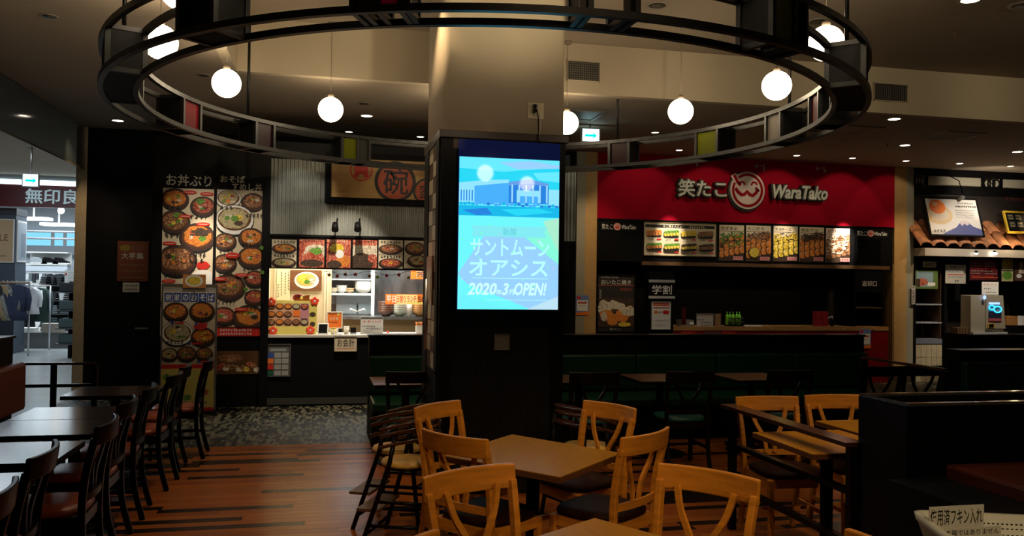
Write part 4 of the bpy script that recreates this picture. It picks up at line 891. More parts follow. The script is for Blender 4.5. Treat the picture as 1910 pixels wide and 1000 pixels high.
for i, (rc, st, top, bs, bg, l) in enumerate((((1341, 420, 1387, 487), 'ねぎまよ', F_GR, F_OR, BOX, 'dish poster with green spring onion topping'), ((1391, 421, 1437, 488), 'たこ焼き', F_BR, F_OR, BOX, 'dish poster with brown sauce and large yellow ball'), ((1442, 422, 1487, 488), 'マヨチーズ', F_YE, F_YE, BOX, 'dish poster with yellow cheese topping'),
        ((1491, 424, 1536, 489), '明太マヨ', F_BK, F_OR, BOX, 'dim dish poster with dark topping'), ((1540, 426, 1584, 490), 'かつおぶし', F_WH, F_BR, mat('pink_cream', (.66, .50, .42), .5), 'brightly lit dish poster with pale flakes'))):
    x0, y0, x1, y1 = rc
    o, pr = board('dish_poster', l, 'poster', rc, YR-.031, .012, bg, group='octopus ball posters')
    pr.text(st, x0+3, y0+3, x0+33, y0+9, INK, .02); pr.rect(x0+1, y0+11, x1-6, y0+11.8, INK)
    pr.poly([(x0, y1-24), (x1, y1-30), (x1, y1), (x0, y1)], F_BK)
    for r_ in range(3):
        for c_ in range(5): ball(pr, x0+4+c_*9.5, y1-36+r_*12-c_*2.2, 6.6, 8, bs)
    for q in range(70 if top is not F_YE else 40):
        xx = R.uniform(x0+2, x1-2); yy = R.uniform(-50, -24 if top in (F_GR, F_WH) else -36)+y1-(xx-x0)*.15
        if top is F_WH: pr.ell(xx, yy+R.uniform(0, 12), R.uniform(2, 5), R.uniform(1, 3), R.choice([F_WH, F_WH, F_BR]), 7, .3)
        else: a = R.uniform(0, 3.14); pr.line(xx-4*math.cos(a), yy-3*math.sin(a), xx+4*math.cos(a), yy+3*math.sin(a), R.uniform(.8, 2), top if R.random() < .75 else F_BK)
    if i == 1: ball(pr, x0+14, y1-16, 11, 11, F_YE)
    pr.rect(x0+25, y1-9, x0+43, y1-2, mat('price_pink', (.62, .28, .28), .5)); pr.scrib(x0+27, y1-7.5, x0+41, y1-3.5, REDP); pr.done('print')
o, pr = board('black_monitor', 'blank black monitor at the right end of the menu row', 'monitor', (1595, 448, 1640, 489), YR-.031, .02, BLKG, frame=BLK, fw=.01)
# left poster, student discount
o, pr = board('dish_poster', 'tall black poster of white topped octopus balls beside the pillar', 'poster', (1115, 515, 1182, 618), YR-.02, .01, mat('poster_dark', (.022, .016, .014), .5), frame=BLK, fw=.02)
pr.text('白いたこ焼き', 1121, 522, 1176, 531, CRL, .01); pr.scrib(1120, 516, 1152, 519, CRL); pr.rect(1115, 532, 1182, 533, ORP if 0 else F_RED); pr.text('期間限定', 1155, 537, 1178, 543, mat('faded_red', (.3, .06, .04), .5), 0); pr.vtext('とろりチーズ', 1117, 540, 1121, 562, CRL, 0)
pr.rect(1116, 556, 1182, 610, F_BK)
for x, y, r in ((1130, 585, 12), (1142, 596, 11), (1160, 588, 13), (1174, 580, 10)): pr.ell(x, y, r, r, F_OR, 16, .05)
for q in range(14): pr.ell(1120+q*4.6, 575-8*math.sin(q*.35)+R.uniform(-4, 4), 8, R.uniform(5, 9), F_WH, 10, .2)
pr.ell(1126, 590, 6, 9, F_WH, 10, .1); pr.ell(1164, 605, 12, 4, F_YE); pr.text('笑たこ', 1137, 612, 1157, 616, CRL, 0); pr.done('print')
o, pr = board('discount_sign', 'black sign with two large white characters and a silver edge', 'sign', (1209, 522, 1258, 557), YR-.3, .02, BLK)
pr.rect(1209, 521, 1258, 527, mat('silver_print', (.35, .35, .35), .4)); pr.rect(1209, 552, 1258, 558, mat('silver_print2', (.5, .5, .5), .4)); pr.text('学割', 1215, 532, 1252, 549, WHITE, .02); pr.done('print')
g_post = MB().box(-.20, .20, .0, .2, -o.location.z, .42, BLK).build('sign_post', o)
o, pr = board('paper_notice', 'white sheet notice with red heading hung beneath the discount sign', 'notice', (1215, 563, 1250, 614), YR-.3, .006, WHITE, frame=GREYP, fw=.006)
pr.rect(1218, 565, 1248, 571, REDP); pr.scrib(1219, 566, 1246, 570, CREAM); pr.rect(1218, 573, 1248, 575, F_RED); pr.ell(1223, 582, 4, 3, ORP, 8); pr.rect(1236, 579, 1247, 586, REDP); pr.scrib(1228, 580, 1235, 584, INK); pr.scrib(1220, 596, 1246, 599, GREYP); pr.scrib(1220, 604, 1240, 606, GREYP); pr.done('print')
def hours(rect, Y, l):
    x0, y0, x1, y1 = rect; o, pr = board('info_notice', l, 'notice', rect, Y, .004, mat('notice_blue', (.14, .22, .5), .5), group='blue bordered notices'); w = x1-x0; h = y1-y0
    pr.rect(x0+w*.08, y0+h*.05, x0+w*.35, y0+h*.2, REDP); pr.rect(x0+w*.08, y0+h*.25, x1-w*.08, y0+h*.78, WHITE); pr.rect(x0+w*.15, y0+h*.32, x0+w*.85, y0+h*.42, F_RED)
    pr.scrib(x0+w*.2, y0+h*.5, x0+w*.8, y0+h*.57, GREYP); pr.poly([(x0, y1-h*.12), (x1, y1-h*.2), (x1, y1), (x0, y1)], ORP); pr.done('print')
hours((1074, 551, 1098, 588), YR-.021, 'blue bordered notice on the ochre pillar beside the column'); hours((1602, 614, 1624, 650), YR-.13, 'blue bordered notice on the red counter front')
# counter
zc = zR(612); xc0 = at(1261, 612, Y=YR).x; xc1 = at(1648, 612, Y=YR).x
g = thing('shop_counter', 'red fronted counter with a pale wood top under the red sign', 'counter', (0, YR, 0))
MB().box(xc0-.1, xc1, -.13, .45, zc-.035, zc+.03, mat('counter_wood', (.42, .22, .08), .4, noise=(2, 20, 20), var=.2)).build('worktop', g)
MB().box(xc0-.1, xc1, -.12, .4, 0, zc-.035, mat('counter_red', (.22, .005, .008), .35)).build('front', g)
for px in (1439, 1477, 1537, 1575, 1629): pz = at(px, 613, Y=YR-.13); MB().lathe([(.012, 0), (.012, .01)], (0, 0, 0), WHITE, 10).build('stud', g, loc=(pz.x, -.14, pz.z))
for px0, px1, m_ in ((1271, 1297, REDP), (1313, 1345, mat('brown_strip', (.15, .05, .05), .5)), (1347, 1372, REDP)):
    MB().box(at(px0, 620, Y=YR-.13).x, at(px1, 620, Y=YR-.13).x, -.128, -.12, zR(623), zR(618), m_).build('front_label', g)
def onr(px, dy=.0): return Vector((at(px, 605, Y=YR+dy).x, YR+dy, zc+.03))
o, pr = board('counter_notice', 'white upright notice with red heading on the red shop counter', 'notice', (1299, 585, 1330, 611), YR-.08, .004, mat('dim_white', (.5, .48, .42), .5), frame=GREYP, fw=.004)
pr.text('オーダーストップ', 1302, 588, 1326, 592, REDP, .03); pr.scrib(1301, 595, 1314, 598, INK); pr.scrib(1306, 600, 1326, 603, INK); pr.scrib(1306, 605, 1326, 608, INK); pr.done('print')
g = thing('paper_box', 'brown cardboard box standing beside the counter notice', 'box', onr(1337)); MB().box(-.05, .05, -.04, .04, 0, .2, mat('card_brown', (.25, .15, .07), .7)).build('box', g); MB().box(-.052, .052, -.042, .042, .17, .2, mat('card_brown_lid', (.3, .18, .09), .7)).build('flap', g)
g = thing('bottle_rack', 'dark wire rack holding the lime bottles', 'rack', onr(1370)); MB().box(-.14, .15, -.06, .08, 0, .02, BLK).build('rack_base', g)
for z in (.07, .13): MB().bar([(-.13, -.06, z), (.14, -.06, z), (.14, .07, z), (-.13, .07, z)], .008, .02, mat('rack_wire', (.06, .06, .05), .4), closed=True).build('rack_rail', g)
LG = mat('lime_bottle', (.25, .75, .06), .35, emis=(.1, .4, .02), es=0)
for i, px in enumerate((1356, 1361, 1367, 1374, 1379)):
    b_ = thing('sauce_bottle', 'lime green squeeze bottle, %s of five in a dark rack' % ['leftmost', 'second from left', 'middle one', 'second from right', 'rightmost'][i], 'bottle', onr(px, .02 if i % 2 else -.02)+Vector((0, 0, .021)), group='lime squeeze bottles')
    MB().lathe([(.026, 0), (.028, .12), (.024, .16), (.012, .175)], (0, 0, 0), LG, 12).build('body', b_); MB().lathe([(.012, .175), (.004, .215)], (0, 0, 0), LG, 10).build('nozzle', b_)
g = thing('counter_mat', 'white mat lying on the pale wood counter', 'mat', onr(1402, -.03)); MB().box(-.16, .16, -.06, .06, 0, .02, WHITE).build('mat', g)
for i in range(2):
    for j in range(6):
        q = onr(1524+i*12, -.0); o = MB().box(-.055, .055, -.05, .05, 0, .04, mat('red_box', (.28, .015, .02), .4)).build('red_tray', label='dark red lacquer box, %s in the %s of the twin stacks' % (['lowest', 'second from bottom', 'third from bottom', 'third from top', 'second from top', 'topmost'][j], ['left', 'right'][i]), cat='box', group='stacked red boxes', loc=(q.x, q.y, q.z+j*.042), bevel=.004)
g = thing('pump_bottle', 'white and black bottle beside the stacked red boxes', 'bottle', onr(1552)); MB().lathe([(.03, 0), (.03, .1), (.012, .13)], (0, 0, 0), BLKG, 12).build('body', g); MB().lathe([(.012, .13), (.012, .17)], (0, 0, 0), WHITE, 10).build('cap', g); MB().tube([(0, 0, .16), (-.06, 0, .15), (-.08, 0, .12)], .008, WHITE, 8).build('spout', g)
g = thing('register', 'low pale till on the counter beside the white notice sheet', 'till', onr(1280)); MB().box(-.13, .10, -.08, .1, 0, .1, mat('till_grey', (.18, .17, .15), .5)).build('body', g); MB().box(-.12, -.04, -.085, -.08, .03, .3, DRED).build('red_panel', g); MB().box(.02, .09, -.087, -.08, .03, .07, WHITE).build('keys', g)
# return cabinet
g = thing('return_cabinet', 'black tray return cabinet with shelves at the right end of the red shop', 'cabinet', (0, YR, 0)); a_, b_ = at(1590, 560, Y=YR).x, at(1645, 560, Y=YR).x
MB().box(a_, b_, .35, .5, zc+.03, 2.1, BLK).build('back', g); MB().box(a_, a_+.03, -.05, .35, zc+.03, 2.1, BLK).build('side', g); MB().box(b_-.03, b_, -.05, .35, zc+.03, 2.1, BLK).build('side', g)
for py in (574,): z = zR(py, 1620); MB().box(a_+.03, b_-.03, -.05, .35, z-.01, z+.01, mat('shelf_brown', (.10, .06, .03), .4)).build('shelf', g)
MB().box(a_+.03, b_-.03, -.04, .0, zR(545, 1620), 2.1, BLK).build('header', g)
o, pr = board('return_lettering', 'pale lettering on the black tray return cabinet', 'lettering', (1604, 522, 1640, 536), YR-.045, .003, BLK); pr.text('返却口', 1608, 524, 1635, 534, CRL, 0); pr.done('lettering')
struct('wall_red_side', at(1667, 560, Y=YR).x-.02, at(1667, 560, Y=YR).x-.001, YR, YR+1.5, 0, 2.0, YELW)

# ================================================================== RIGHT CAFÉ
XC0 = at(1703, 400, Y=YR).x
cf = thing('cafe_canopy', 'black trellis canopy of the café at the right edge', 'shop front', (0, YR, 0))
def zc_(py, px=1800): return at(px, py, Y=YR).z
MB().box(XC0, 13.95, -.05, .05, zc_(331), zc_(312), BLK).build('top_beam', cf); MB().box(XC0, 13.95, -.05, .05, zc_(364), zc_(349), BLK).build('lower_beam', cf)
MB().box(XC0, 13.95, .02, .04, zc_(350), zc_(331), mat('cream_band', (.5, .46, .35), .6)).build('cream_band', cf)
MB().box(XC0, 13.95, .1, .14, zc_(466), zc_(360), mat('cafe_dark_back', (.018, .013, .010), .6)).build('backboard', cf)
for px in (1704, 1727, 1832, 1866): x = at(px, 340, Y=YR).x; MB().box(x-.015, x+.015, -.04, .0, zc_(350), zc_(331), BLK).build('strut', cf)
for c_ in (1711, 1717, 1840, 1848, 1857):
    x = at(c_, 341, Y=YR).x; b = MB(); b.tube([(x+.07*math.cos(q*math.pi/8), -.02, zc_(341)+.07*math.sin(q*math.pi/8)) for q in range(16)], .012, BLK, 6, closed=True); b.build('scroll_ornament', cf)
# roof tiles
TC = mat('terracotta', (.33, .13, .05), .7, noise=(8, 8, 8), var=.45)
rf = thing('tiled_canopy', 'row of overlapping terracotta roof tiles over the café counter', 'roof', (0, YR, 0))
tile = None
for i in range(12):
    x = at(1703, 450, Y=YR-.1).x+i*.262+.1
    for j in range(2):
        if tile is None:
            b = MB(); K = 8; L = .42; top = []; 
            r0 = [Vector((.13*math.cos(math.pi*q/K)*-1, 0, .075*math.sin(math.pi*q/K))) for q in range(K+1)]; r1 = [Vector((v.x*.85, L*.75, v.z*.85+L*.75)) for v in r0]
            ri0 = [Vector((v.x*.85, v.y, v.z*.8-.003)) for v in r0][::-1]; ri1 = [Vector((v.x*.85, v.y, v.z*.85-.003)) for v in r1][::-1]
            b.rings([r0+ri0, r1+ri1], TC); tile = b.build('roof_tile', rf)
            tile.location = (x, -.32, zc_(462))
        else:
            c = tile.copy(); COL.objects.link(c); c.location = (x+.01*(j), -.32+j*.24, zc_(462)+j*.24+R.uniform(-.01, .01)); c.rotation_euler = (0, R.uniform(-.06, .06), R.uniform(-.05, .05))
MB().box(XC0, 13.95, -.30, .1, zc_(480), zc_(466), mat('white_beam', (.42, .38, .32), .6)).build('beam', rf)
# framed egg picture
def tilted(name, lab, cat, rect, Y, m, fr, lean=.28, skew=0):
    o, pr = board(name, lab, cat, rect, Y, .02, m, frame=fr, fw=.03); o.rotation_euler = (-lean, .0, 0); return o, pr
o, pr = tilted('framed_picture', 'tilted framed picture of a raw egg and a snowy mountain', 'picture', (1736, 368, 1832, 439), YR-.32, mat('picture_pale', (.55, .52, .50), .5), BLK)
pr.ell(1757, 400, 26, 19, mat('egg_halo', (.55, .40, .22), .5)); pr.ell(1757, 398, 20, 14, mat('egg_pale', (.58, .47, .36), .5)); pr.ell(1757, 384, 15, 14, mat('egg_yolk', (.75, .16, .01), .4), 24); pr.ell(1753, 378, 5, 4, mat('yolk_glint', (.75, .42, .25), .4))
pr.poly([(1760, 436), (1785, 424), (1797, 411), (1806, 411), (1818, 422), (1832, 427), (1832, 439), (1760, 439)], mat('mountain_blue', (.07, .08, .22), .5)); pr.poly([(1793, 416), (1798, 410), (1806, 410), (1811, 417), (1806, 420), (1801, 416), (1797, 421)], mat('snow_pink', (.5, .42, .45), .5))
pr.scrib(1795, 374, 1826, 377, INK); pr.scrib(1790, 380, 1830, 384, INK)
for q in range(4): pr.scrib(1788, 389+q*4.5, 1826-q*2, 391+q*4.5, GREYP)
pr.scrib(1738, 430, 1762, 436, INK); pr.done('print')
o, pr = tilted('framed_menu', 'tilted yellow framed black chalk menu at the right edge', 'menu board', (1880, 396, 1935, 433), YR-.32, BLK, mat('yellow_frame', (.45, .30, .02), .5))
for a_, b_ in ((1884, 399), (1898, 399), (1884, 414), (1898, 414)): pr.rect(a_, b_, a_+11, b_+11, mat('chalk_cell', (.03, .03, .03), .5)); pr.scrib(a_+1, b_+2, a_+9, b_+4, YELP); pr.scrib(a_+1, b_+8, a_+9, b_+9.5, YELP)
pr.done('print')
o, pr = board('cafe_lettering', 'dark red lettering above the yellow framed menu, cut by the frame', 'lettering', (1868, 361, 1935, 377), YR+.09, .004, mat('cafe_dark_back', (.018, .013, .010), .6)); pr.text('Pionico', 1876, 364, 1930, 375, mat('dim_red_letters', (.14, .02, .015), .5), .01); pr.done('lettering')
g = thing('spot_lamp', 'white tubular spot lamp overlapping the top of the egg picture', 'lamp', at(1794, 370, Y=YR-.75)); MB().tube([(.04, 0, .035), (-.04, .06, -.04)], .03, WHITE, 12).build('lamp_head', g); MB().tube([(.03, 0, .03), (.03, .1, .3), (.03, .6, .55)], .008, BLK, 6).build('arm', g)
for i, (px, py, l) in enumerate(((1821, 473, 'small lit lamp under the roof tiles, left of two'), (1855, 473, 'larger lit lamp under the roof tiles, right of two'))):
    p = at(px, py, Y=YR-.36); g = thing('under_roof_lamp', l, 'lamp', p); MB().sphere((0, 0, 0), .025+.015*i, LIT, 12, 8, (1.3, 1, .6)).build('bulb', g); MB().lathe([(.03, .01), (.02, .05)], (0, 0, 0), BLK, 10).build('socket', g)
light('roof_lamp', 'POINT', (11.55, YR-.45, 2.45), 4, WARM, .04)
# cafe body
cb = thing('cafe_counter', 'black café counter at the right edge', 'counter', (0, YR, 0))
zq = at(1850, 623, Y=11.6).z
MB().box(at(1757, 640, Y=12.05).x, 13.9, -1.25, -.6, zq-.04, zq, BLKG).build('worktop', cb); MB().box(at(1757, 640, Y=12.05).x, 13.9, -1.05, -.65, 0, zq-.04, BLK).build('front', cb)
MB().box(XC0, 13.95, -.02, .06, zc_(487), zc_(480), BLK).build('header', cb)
MB().box(at(1757, 560, Y=YR).x, at(1762, 560, Y=YR).x, -.05, .06, 0, zc_(480), BLK).build('post', cb); MB().box(XC0, XC0+.03, -.05, .06, 0, zc_(480), BLK).build('post', cb)
MB().box(XC0, 13.95, .5, .55, 0, 2.2, mat('cafe_dark_back', (.018, .013, .010), .6)).build('back_panel', cb)
rs = thing('return_rack', 'black tray return rack with thin grey shelves beside the right pier', 'rack', (0, YR, 0)); xa, xb = XC0+.03, at(1754, 560, Y=YR).x
for py in (568, 602): MB().box(xa, xb, -.04, .4, zc_(py+1.2, 1730), zc_(py-1.2, 1730), mat('shelf_edge_grey', (.28, .29, .33), .4)).build('shelf', rs)
MB().box(xa, xb, -.05, .4, zc_(641, 1730), zc_(632, 1730), mat('shelf_lip_grey', (.13, .14, .18), .4)).build('shelf', rs)
MB().box(xb-.03, xb-.01, -.03, .4, zc_(641, 1730), zc_(500, 1730), mat('rack_brown', (.06, .03, .015), .5)).build('side', rs)
# cream tiles below
TCR = mat('cream_tile', (.40, .34, .22), .4, noise=(20, 20, 20), var=.12)
tw = MB().box(xa, xb, 0, .05, 0, zc_(642, 1730), mat('tile_grout', (.10, .09, .06), .8)).build('wall_tiled_base', kind='structure', loc=(0, YR-.04, 0))
nt_ = 5; hh = .215; zt0 = zc_(643, 1730)
for j in range(4):
    for i in range(nt_):
        w_ = (xb-xa)/nt_; z1 = zt0-j*hh; z0 = max(.0, z1-hh+.006)
        if z1-z0 > .02: MB().box(xa+i*w_+.003, xa+(i+1)*w_-.003, -.008, 0, z0, z1, TCR).build('tile', tw)
o, pr = board('return_sign', 'small pale return sign above the tray rack', 'sign', (1721, 488, 1746, 499), YR-.06, .004, mat('pale_sign', (.4, .36, .28), .5)); pr.text('返却口', 1724, 490, 1743, 497, INK, .02); pr.done('print')
o, pr = board('picture_poster', 'green and blue landscape poster above the tray rack', 'poster', (1707, 505, 1749, 539), YR-.06, .005, mat('poster_green', (.10, .16, .04), .5)); pr.rect(1709, 507, 1740, 535, mat('poster_sky', (.22, .32, .36), .5)); pr.ell(1720, 526, 10, 7, F_RED, wob=.1); pr.rect(1730, 527, 1744, 533, WHITE); pr.rect(1708, 520, 1716, 535, F_BK); pr.done('print')
o, pr = board('vertical_tag', 'narrow white vertical tag with an arrow beside the tray rack', 'sign', (1700, 533, 1707, 568), YR-.06, .004, mat('tag_white', (.42, .40, .38), .5)); pr.poly([(1702, 537), (1705, 537), (1703.5, 534)], INK); pr.vtext('返却口', 1701.5, 541, 1705.5, 566, DRED, .02); pr.done('print')
o, pr = board('paper_notice', 'white notice sheet on the black café post', 'notice', (1763, 494, 1801, 529), YR-.07, .004, mat('notice_paper', (.5, .47, .40), .5)); pr.text('お知らせ', 1772, 496, 1798, 501, INK, .02); pr.scrib(1766, 505, 1796, 509, GREYP); pr.rect(1766, 512, 1798, 513, REDP); pr.scrib(1768, 515, 1796, 518, GREYP); pr.scrib(1780, 522, 1788, 526, INK); pr.done('print')
b = MB().box(0, .1, 0, .06, -.3, .3, BLK); b.build('back_strip', o)
o, pr = board('cafe_menu', 'maroon café menu with lines of pale text', 'menu board', (1807, 483, 1860, 523), YR-.1, .01, mat('maroon_print', (.10, .012, .015), .5), frame=BLK, fw=.01)
for c_ in (1809, 1833):
    for q in range(7): pr.scrib(c_, 486+q*4.6, c_+R.uniform(14, 24), 488.6+q*4.6, mat('pale_text', (.4, .28, .26), .5) if (q+c_) % 3 else REDP)
pr.rect(1809, 517, 1858, 518, ORP); pr.done('print')
o, pr = board('dish_card', 'card with a yellow and a green dish beside the maroon menu', 'menu board', (1868, 482, 1889, 525), YR-.1, .01, mat('card_cream2', (.45, .38, .22), .5)); pr.ell(1878, 492, 9, 8, F_YE, wob=.1); pr.rect(1868, 504, 1889, 506, INK); pr.ell(1878, 514, 9, 8, F_GR, wob=.1); pr.done('print')
o, pr = board('dessert_card', 'brown card with a pale ice cream swirl at the right edge', 'menu board', (1892, 483, 1915, 524), YR-.1, .01, mat('card_brown2', (.09, .04, .03), .5)); pr.poly([(1899, 510), (1901, 492), (1904, 486), (1907, 494), (1909, 510)], F_WH); pr.ell(1900, 515, 5, 4, WHITE); pr.done('print')
# ticket machine
YT = 11.62
g = thing('ticket_machine', 'beige ticket vending machine on the café counter', 'ticket machine', (at(1843, 600, Y=YT).x, YT, zq), rot=.12)
BG = mat('machine_beige', (.36, .32, .24), .5)
W_ = (at(1880, 600, Y=YT).x-at(1808, 600, Y=YT).x)/2; H_ = at(1843, 551, Y=YT).z-zq
MB().prism([(-W_, 0), (W_*.95, 0), (W_*.8, H_), (-W_, H_)], 0, .2, BG).build('cabinet', g, bevel=.008)
MB().prism([(-W_*.2, .08), (W_*.95, .08), (W_*.8, H_+.0), (-W_*.2, H_+.0)], -.03, 0, BG).build('front_panel', g, bevel=.006)
MB().box(-.03, .24, -.04, -.03, .255, .36, mat('machine_screen', (.03, .03, .06), .2)).build('screen', g); MB().box(-.035, .245, -.042, -.03, .205, .25, mat('pink_strip', (.45, .10, .12), .4)).build('label_strip', g)
q = MB(); q.box(-W_*.15, W_*.25, -.045, -.03, .10, .17, mat('slot_amber', (.5, .28, .04), .4)); q.build('coin_frame', g); MB().box(-W_*.08, W_*.18, -.048, -.045, .11, .16, BLKG).build('coin_slot', g); MB().box(-W_, W_, -.05, .02, 0, .03, mat('machine_base', (.5, .5, .5), .3)).build('base_tray', g)
EB = emit('machine_blue', (.03, .42, 1), 2.2); EL = emit('machine_pale', (.3, .45, 1), 1.6)
for r0, cx, cz in ((.062, .155, .395), (.045, .03, .425)): MB().tube([(cx+r0*1.3*math.cos(a*math.pi/8), -.045, cz+r0*.8*math.sin(a*math.pi/8)) for a in range(16)], .010, EB, 6, closed=True).build('lit_loop', g)
MB().box(-.02, .2, -.043, -.03, .475, .505, EL).build('lit_strip', g)
MB().sphere((-W_*.35, -.045, H_*.95), .035, EL, 10, 6, (1, .3, 1)).build('lit_mark', g)
o, pr = board('machine_notice', 'paper notice standing on top of the ticket machine', 'notice', (1831, 526, 1862, 550), YT+.05, .004, WHITE); pr.text('オーダーストップ', 1834, 529, 1859, 533, REDP, .02); pr.scrib(1834, 537, 1848, 540, INK); pr.scrib(1838, 544, 1858, 547, INK); pr.done('print')
g = thing('wooden_box', 'small wooden box with a white card behind the ticket machine', 'box', (at(1890, 600, Y=12.0).x, 12.0, zq+.12)); MB().box(-.13, .12, 0, .2, 0, .15, mat('box_wood', (.30, .14, .04), .5)).build('box', g); MB().box(.09, .2, -.02, .0, 0, .16, WHITE).build('card', g); MB().box(-.16, .3, 0, .22, -.12, 0, BLK).build('plinth', g)
g = thing('slatted_box', 'small slatted wooden tray left of the ticket machine', 'tray', (at(1800, 615, Y=YT).x, YT, zq)); 
for i in range(5): MB().box(-.14+i*.05, -.10+i*.05, 0, .15, 0, .10, mat('slat_wood', (.16, .09, .04), .6)).build('slat', g)

# ================================================================== FURNITURE
def bl(pts, n=6):
    """smooth polyline through pts"""
    out = []; P = [Vector(p) for p in pts]
    for i in range(len(P)-1):
        p0, p1, p2, p3 = P[max(i-1, 0)], P[i], P[i+1], P[min(i+2, len(P)-1)]
        for k in range(n):
            t = k/n; out.append(.5*((2*p1)+(-p0+p2)*t+(2*p0-5*p1+4*p2-p3)*t*t+(-p0+3*p1-3*p2+p3)*t*t*t))
    return out+[P[-1]]
def make_chair(name, lab, W, seat, group):
    """faces +y; back at -y; crossed splats spread like a V"""
    g = thing(name, lab, 'chair', group=group)
    for s in (-1, 1):
        b = MB(); b.bar(bl([(s*.185, -.26, 0), (s*.185, -.205, .22), (s*.19, -.195, .44), (s*.195, -.21, .62), (s*.205, -.25, .80)]), .030, .036, W, up=(0, 1, 0)); b.build('rear_leg', g, bevel=.005)
        b = MB(); b.bar([(s*.18, .18, 0), (s*.185, .17, .41)], .034, .034, W, up=(0, 1, 0)); b.build('front_leg', g, bevel=.005)
        b = MB(); b.bar(bl([(s*.125, -.243, .795), (s*.098, -.225, .70), (s*.045, -.207, .60), (s*.028, -.203, .505)]), .024, .016, W, up=(0, 1, 0)); b.build('splat', g)
        b = MB(); b.bar([(s*.185, -.20, .19), (s*.182, .17, .19)], .018, .026, W); b.build('stretcher', g)
    n = 14; b = MB(); rs = []
    for i in range(n+1):
        x = -.222+.444*i/n; c = -.245-.045*(1-(x/.222)**2); rs.append([Vector((x, c-.013, .765)), Vector((x, c+.010, .765)), Vector((x, c-.002, .862)), Vector((x, c-.025, .862))])
    b.rings(rs, W, smooth=False); b.build('top_rail', g, bevel=.006)
    rs = []; b = MB()
    for i in range(n+1):
        x = -.18+.36*i/n; c = -.20-.022*(1-(x/.18)**2); rs.append([Vector((x, c-.009, .485)), Vector((x, c+.009, .485)), Vector((x, c+.009, .52)), Vector((x, c-.009, .52))])
    b.rings(rs, W, smooth=False); b.build('lower_rail', g)
    b = MB()
    for p, q in (((-.185, .165, .385), (.185, .165, .385)), ((-.182, -.19, .385), (-.182, .16, .385)), ((.182, -.19, .385), (.182, .16, .385)), ((-.18, -.19, .385), (.18, -.19, .385))): b.bar([p, q], .02, .055, W)
    b.build('seat_frame', g)
    # cushion
    b = MB(); pts = []
    for i in range(24):
        a = i*2*math.pi/24; ex = .5; cx = abs(math.cos(a))**ex*math.copysign(1, math.cos(a)); cy = abs(math.sin(a))**ex*math.copysign(1, math.sin(a)); pts.append((cx*(.205-.012*(cy < 0)), cy*.195-.002))
    b.rings([[Vector((x*k, y*k, z)) for x, y in pts] for k, z in ((.93, .412), (1, .42), (1.01, .438), (.96, .452), (.7, .460), (.3, .462))], seat); b.build('seat_cushion', g)
    b = MB(); b.bar([(-.182, -.01, .19), (.182, -.01, .19)], .018, .022, W); b.build('stretcher', g)
    return g
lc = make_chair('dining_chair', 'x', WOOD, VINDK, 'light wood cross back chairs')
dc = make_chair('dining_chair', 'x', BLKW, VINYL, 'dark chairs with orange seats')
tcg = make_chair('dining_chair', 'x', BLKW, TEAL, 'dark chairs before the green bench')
for r_ in (lc, dc, tcg): CH[r_.name] = list(r_.children)
used = set()
def put(proto, cx, cy, fx, fy, lab):
    """cx, cy the middle of the top rail, f the way the chair faces"""
    l = math.hypot(fx, fy); fx /= l; fy /= l
    rot = math.atan2(-fx, fy); loc = (cx+fx*.27, cy+fy*.27, 0)
    if proto.name not in used:
        used.add(proto.name); proto.location = loc; proto.rotation_euler = (0, 0, rot); proto['label'] = lab; return proto
    c = dup(proto, loc, rot, lab); return c
def from_px(proto, a, b, lab, toward):
    A = at(*a, Z=.862); B = at(*b, Z=.862); cx, cy = (A.x+B.x)/2, (A.y+B.y)/2; d = B-A; n = Vector((-d.y, d.x))
    if n.dot(Vector((toward[0]-cx, toward[1]-cy))) < 0: n = -n
    return put(proto, cx, cy, n.x, n.y, lab)
T1 = (1.09, 4.25); T2 = (1.08, 2.45)
from_px(lc, (797, 888), (945, 864), 'light wood chair nearest the camera, left of the front table', T2)
from_px(lc, (1240, 864), (1410, 893), 'light wood chair nearest the camera, right of the front table', T2)
from_px(lc, (787, 799), (905, 820), 'light wood chair at the left corner of the middle table, seen from behind', T1)
from_px(lc, (775, 760), (851, 746), 'light wood chair behind the middle table, beside the high chairs', T1)
from_px(lc, (1093, 746), (1188, 762), 'light wood chair behind the middle table, right of the column', T1)
from_px(lc, (1170, 815), (1244, 797), 'light wood chair at the right corner of the middle table with curved rail', T1)
A = at(800, 986, Z=.862); put(lc, A.x-.10, A.y-.19, .75, -.45, 'light wood chair tip at the bottom edge, left of the front table')
A = at(1562, 986, Z=.862); put(lc, A.x+.02, A.y-.22, -1, .12, 'light wood chair tip at the bottom edge below the railing')
from_px(lc, (1375, 740), (1483, 739), 'light wood chair behind the railing, left one of the pair', (2.9, 4))
from_px(lc, (1503, 737), (1607, 736), 'light wood chair behind the railing, right one touching the black partition', (3.4, 4))
from_px(lc, (1715, 735), (1810, 735), 'light wood chair of which only the top rail rises over the black partition', (4.3, 4))
from_px(lc, (1903, 734), (2000, 734), 'light wood chair top at the right edge over the black partition', (4.3, 4))
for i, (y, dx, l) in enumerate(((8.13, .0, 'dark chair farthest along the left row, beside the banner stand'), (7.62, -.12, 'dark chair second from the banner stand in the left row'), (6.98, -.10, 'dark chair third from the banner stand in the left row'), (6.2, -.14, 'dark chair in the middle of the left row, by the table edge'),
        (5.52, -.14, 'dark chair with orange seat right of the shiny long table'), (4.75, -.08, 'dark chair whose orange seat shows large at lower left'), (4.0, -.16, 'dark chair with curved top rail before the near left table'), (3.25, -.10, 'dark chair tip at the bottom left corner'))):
    put(dc, -.98+dx, y, -1, R.uniform(-.06, .06), l)
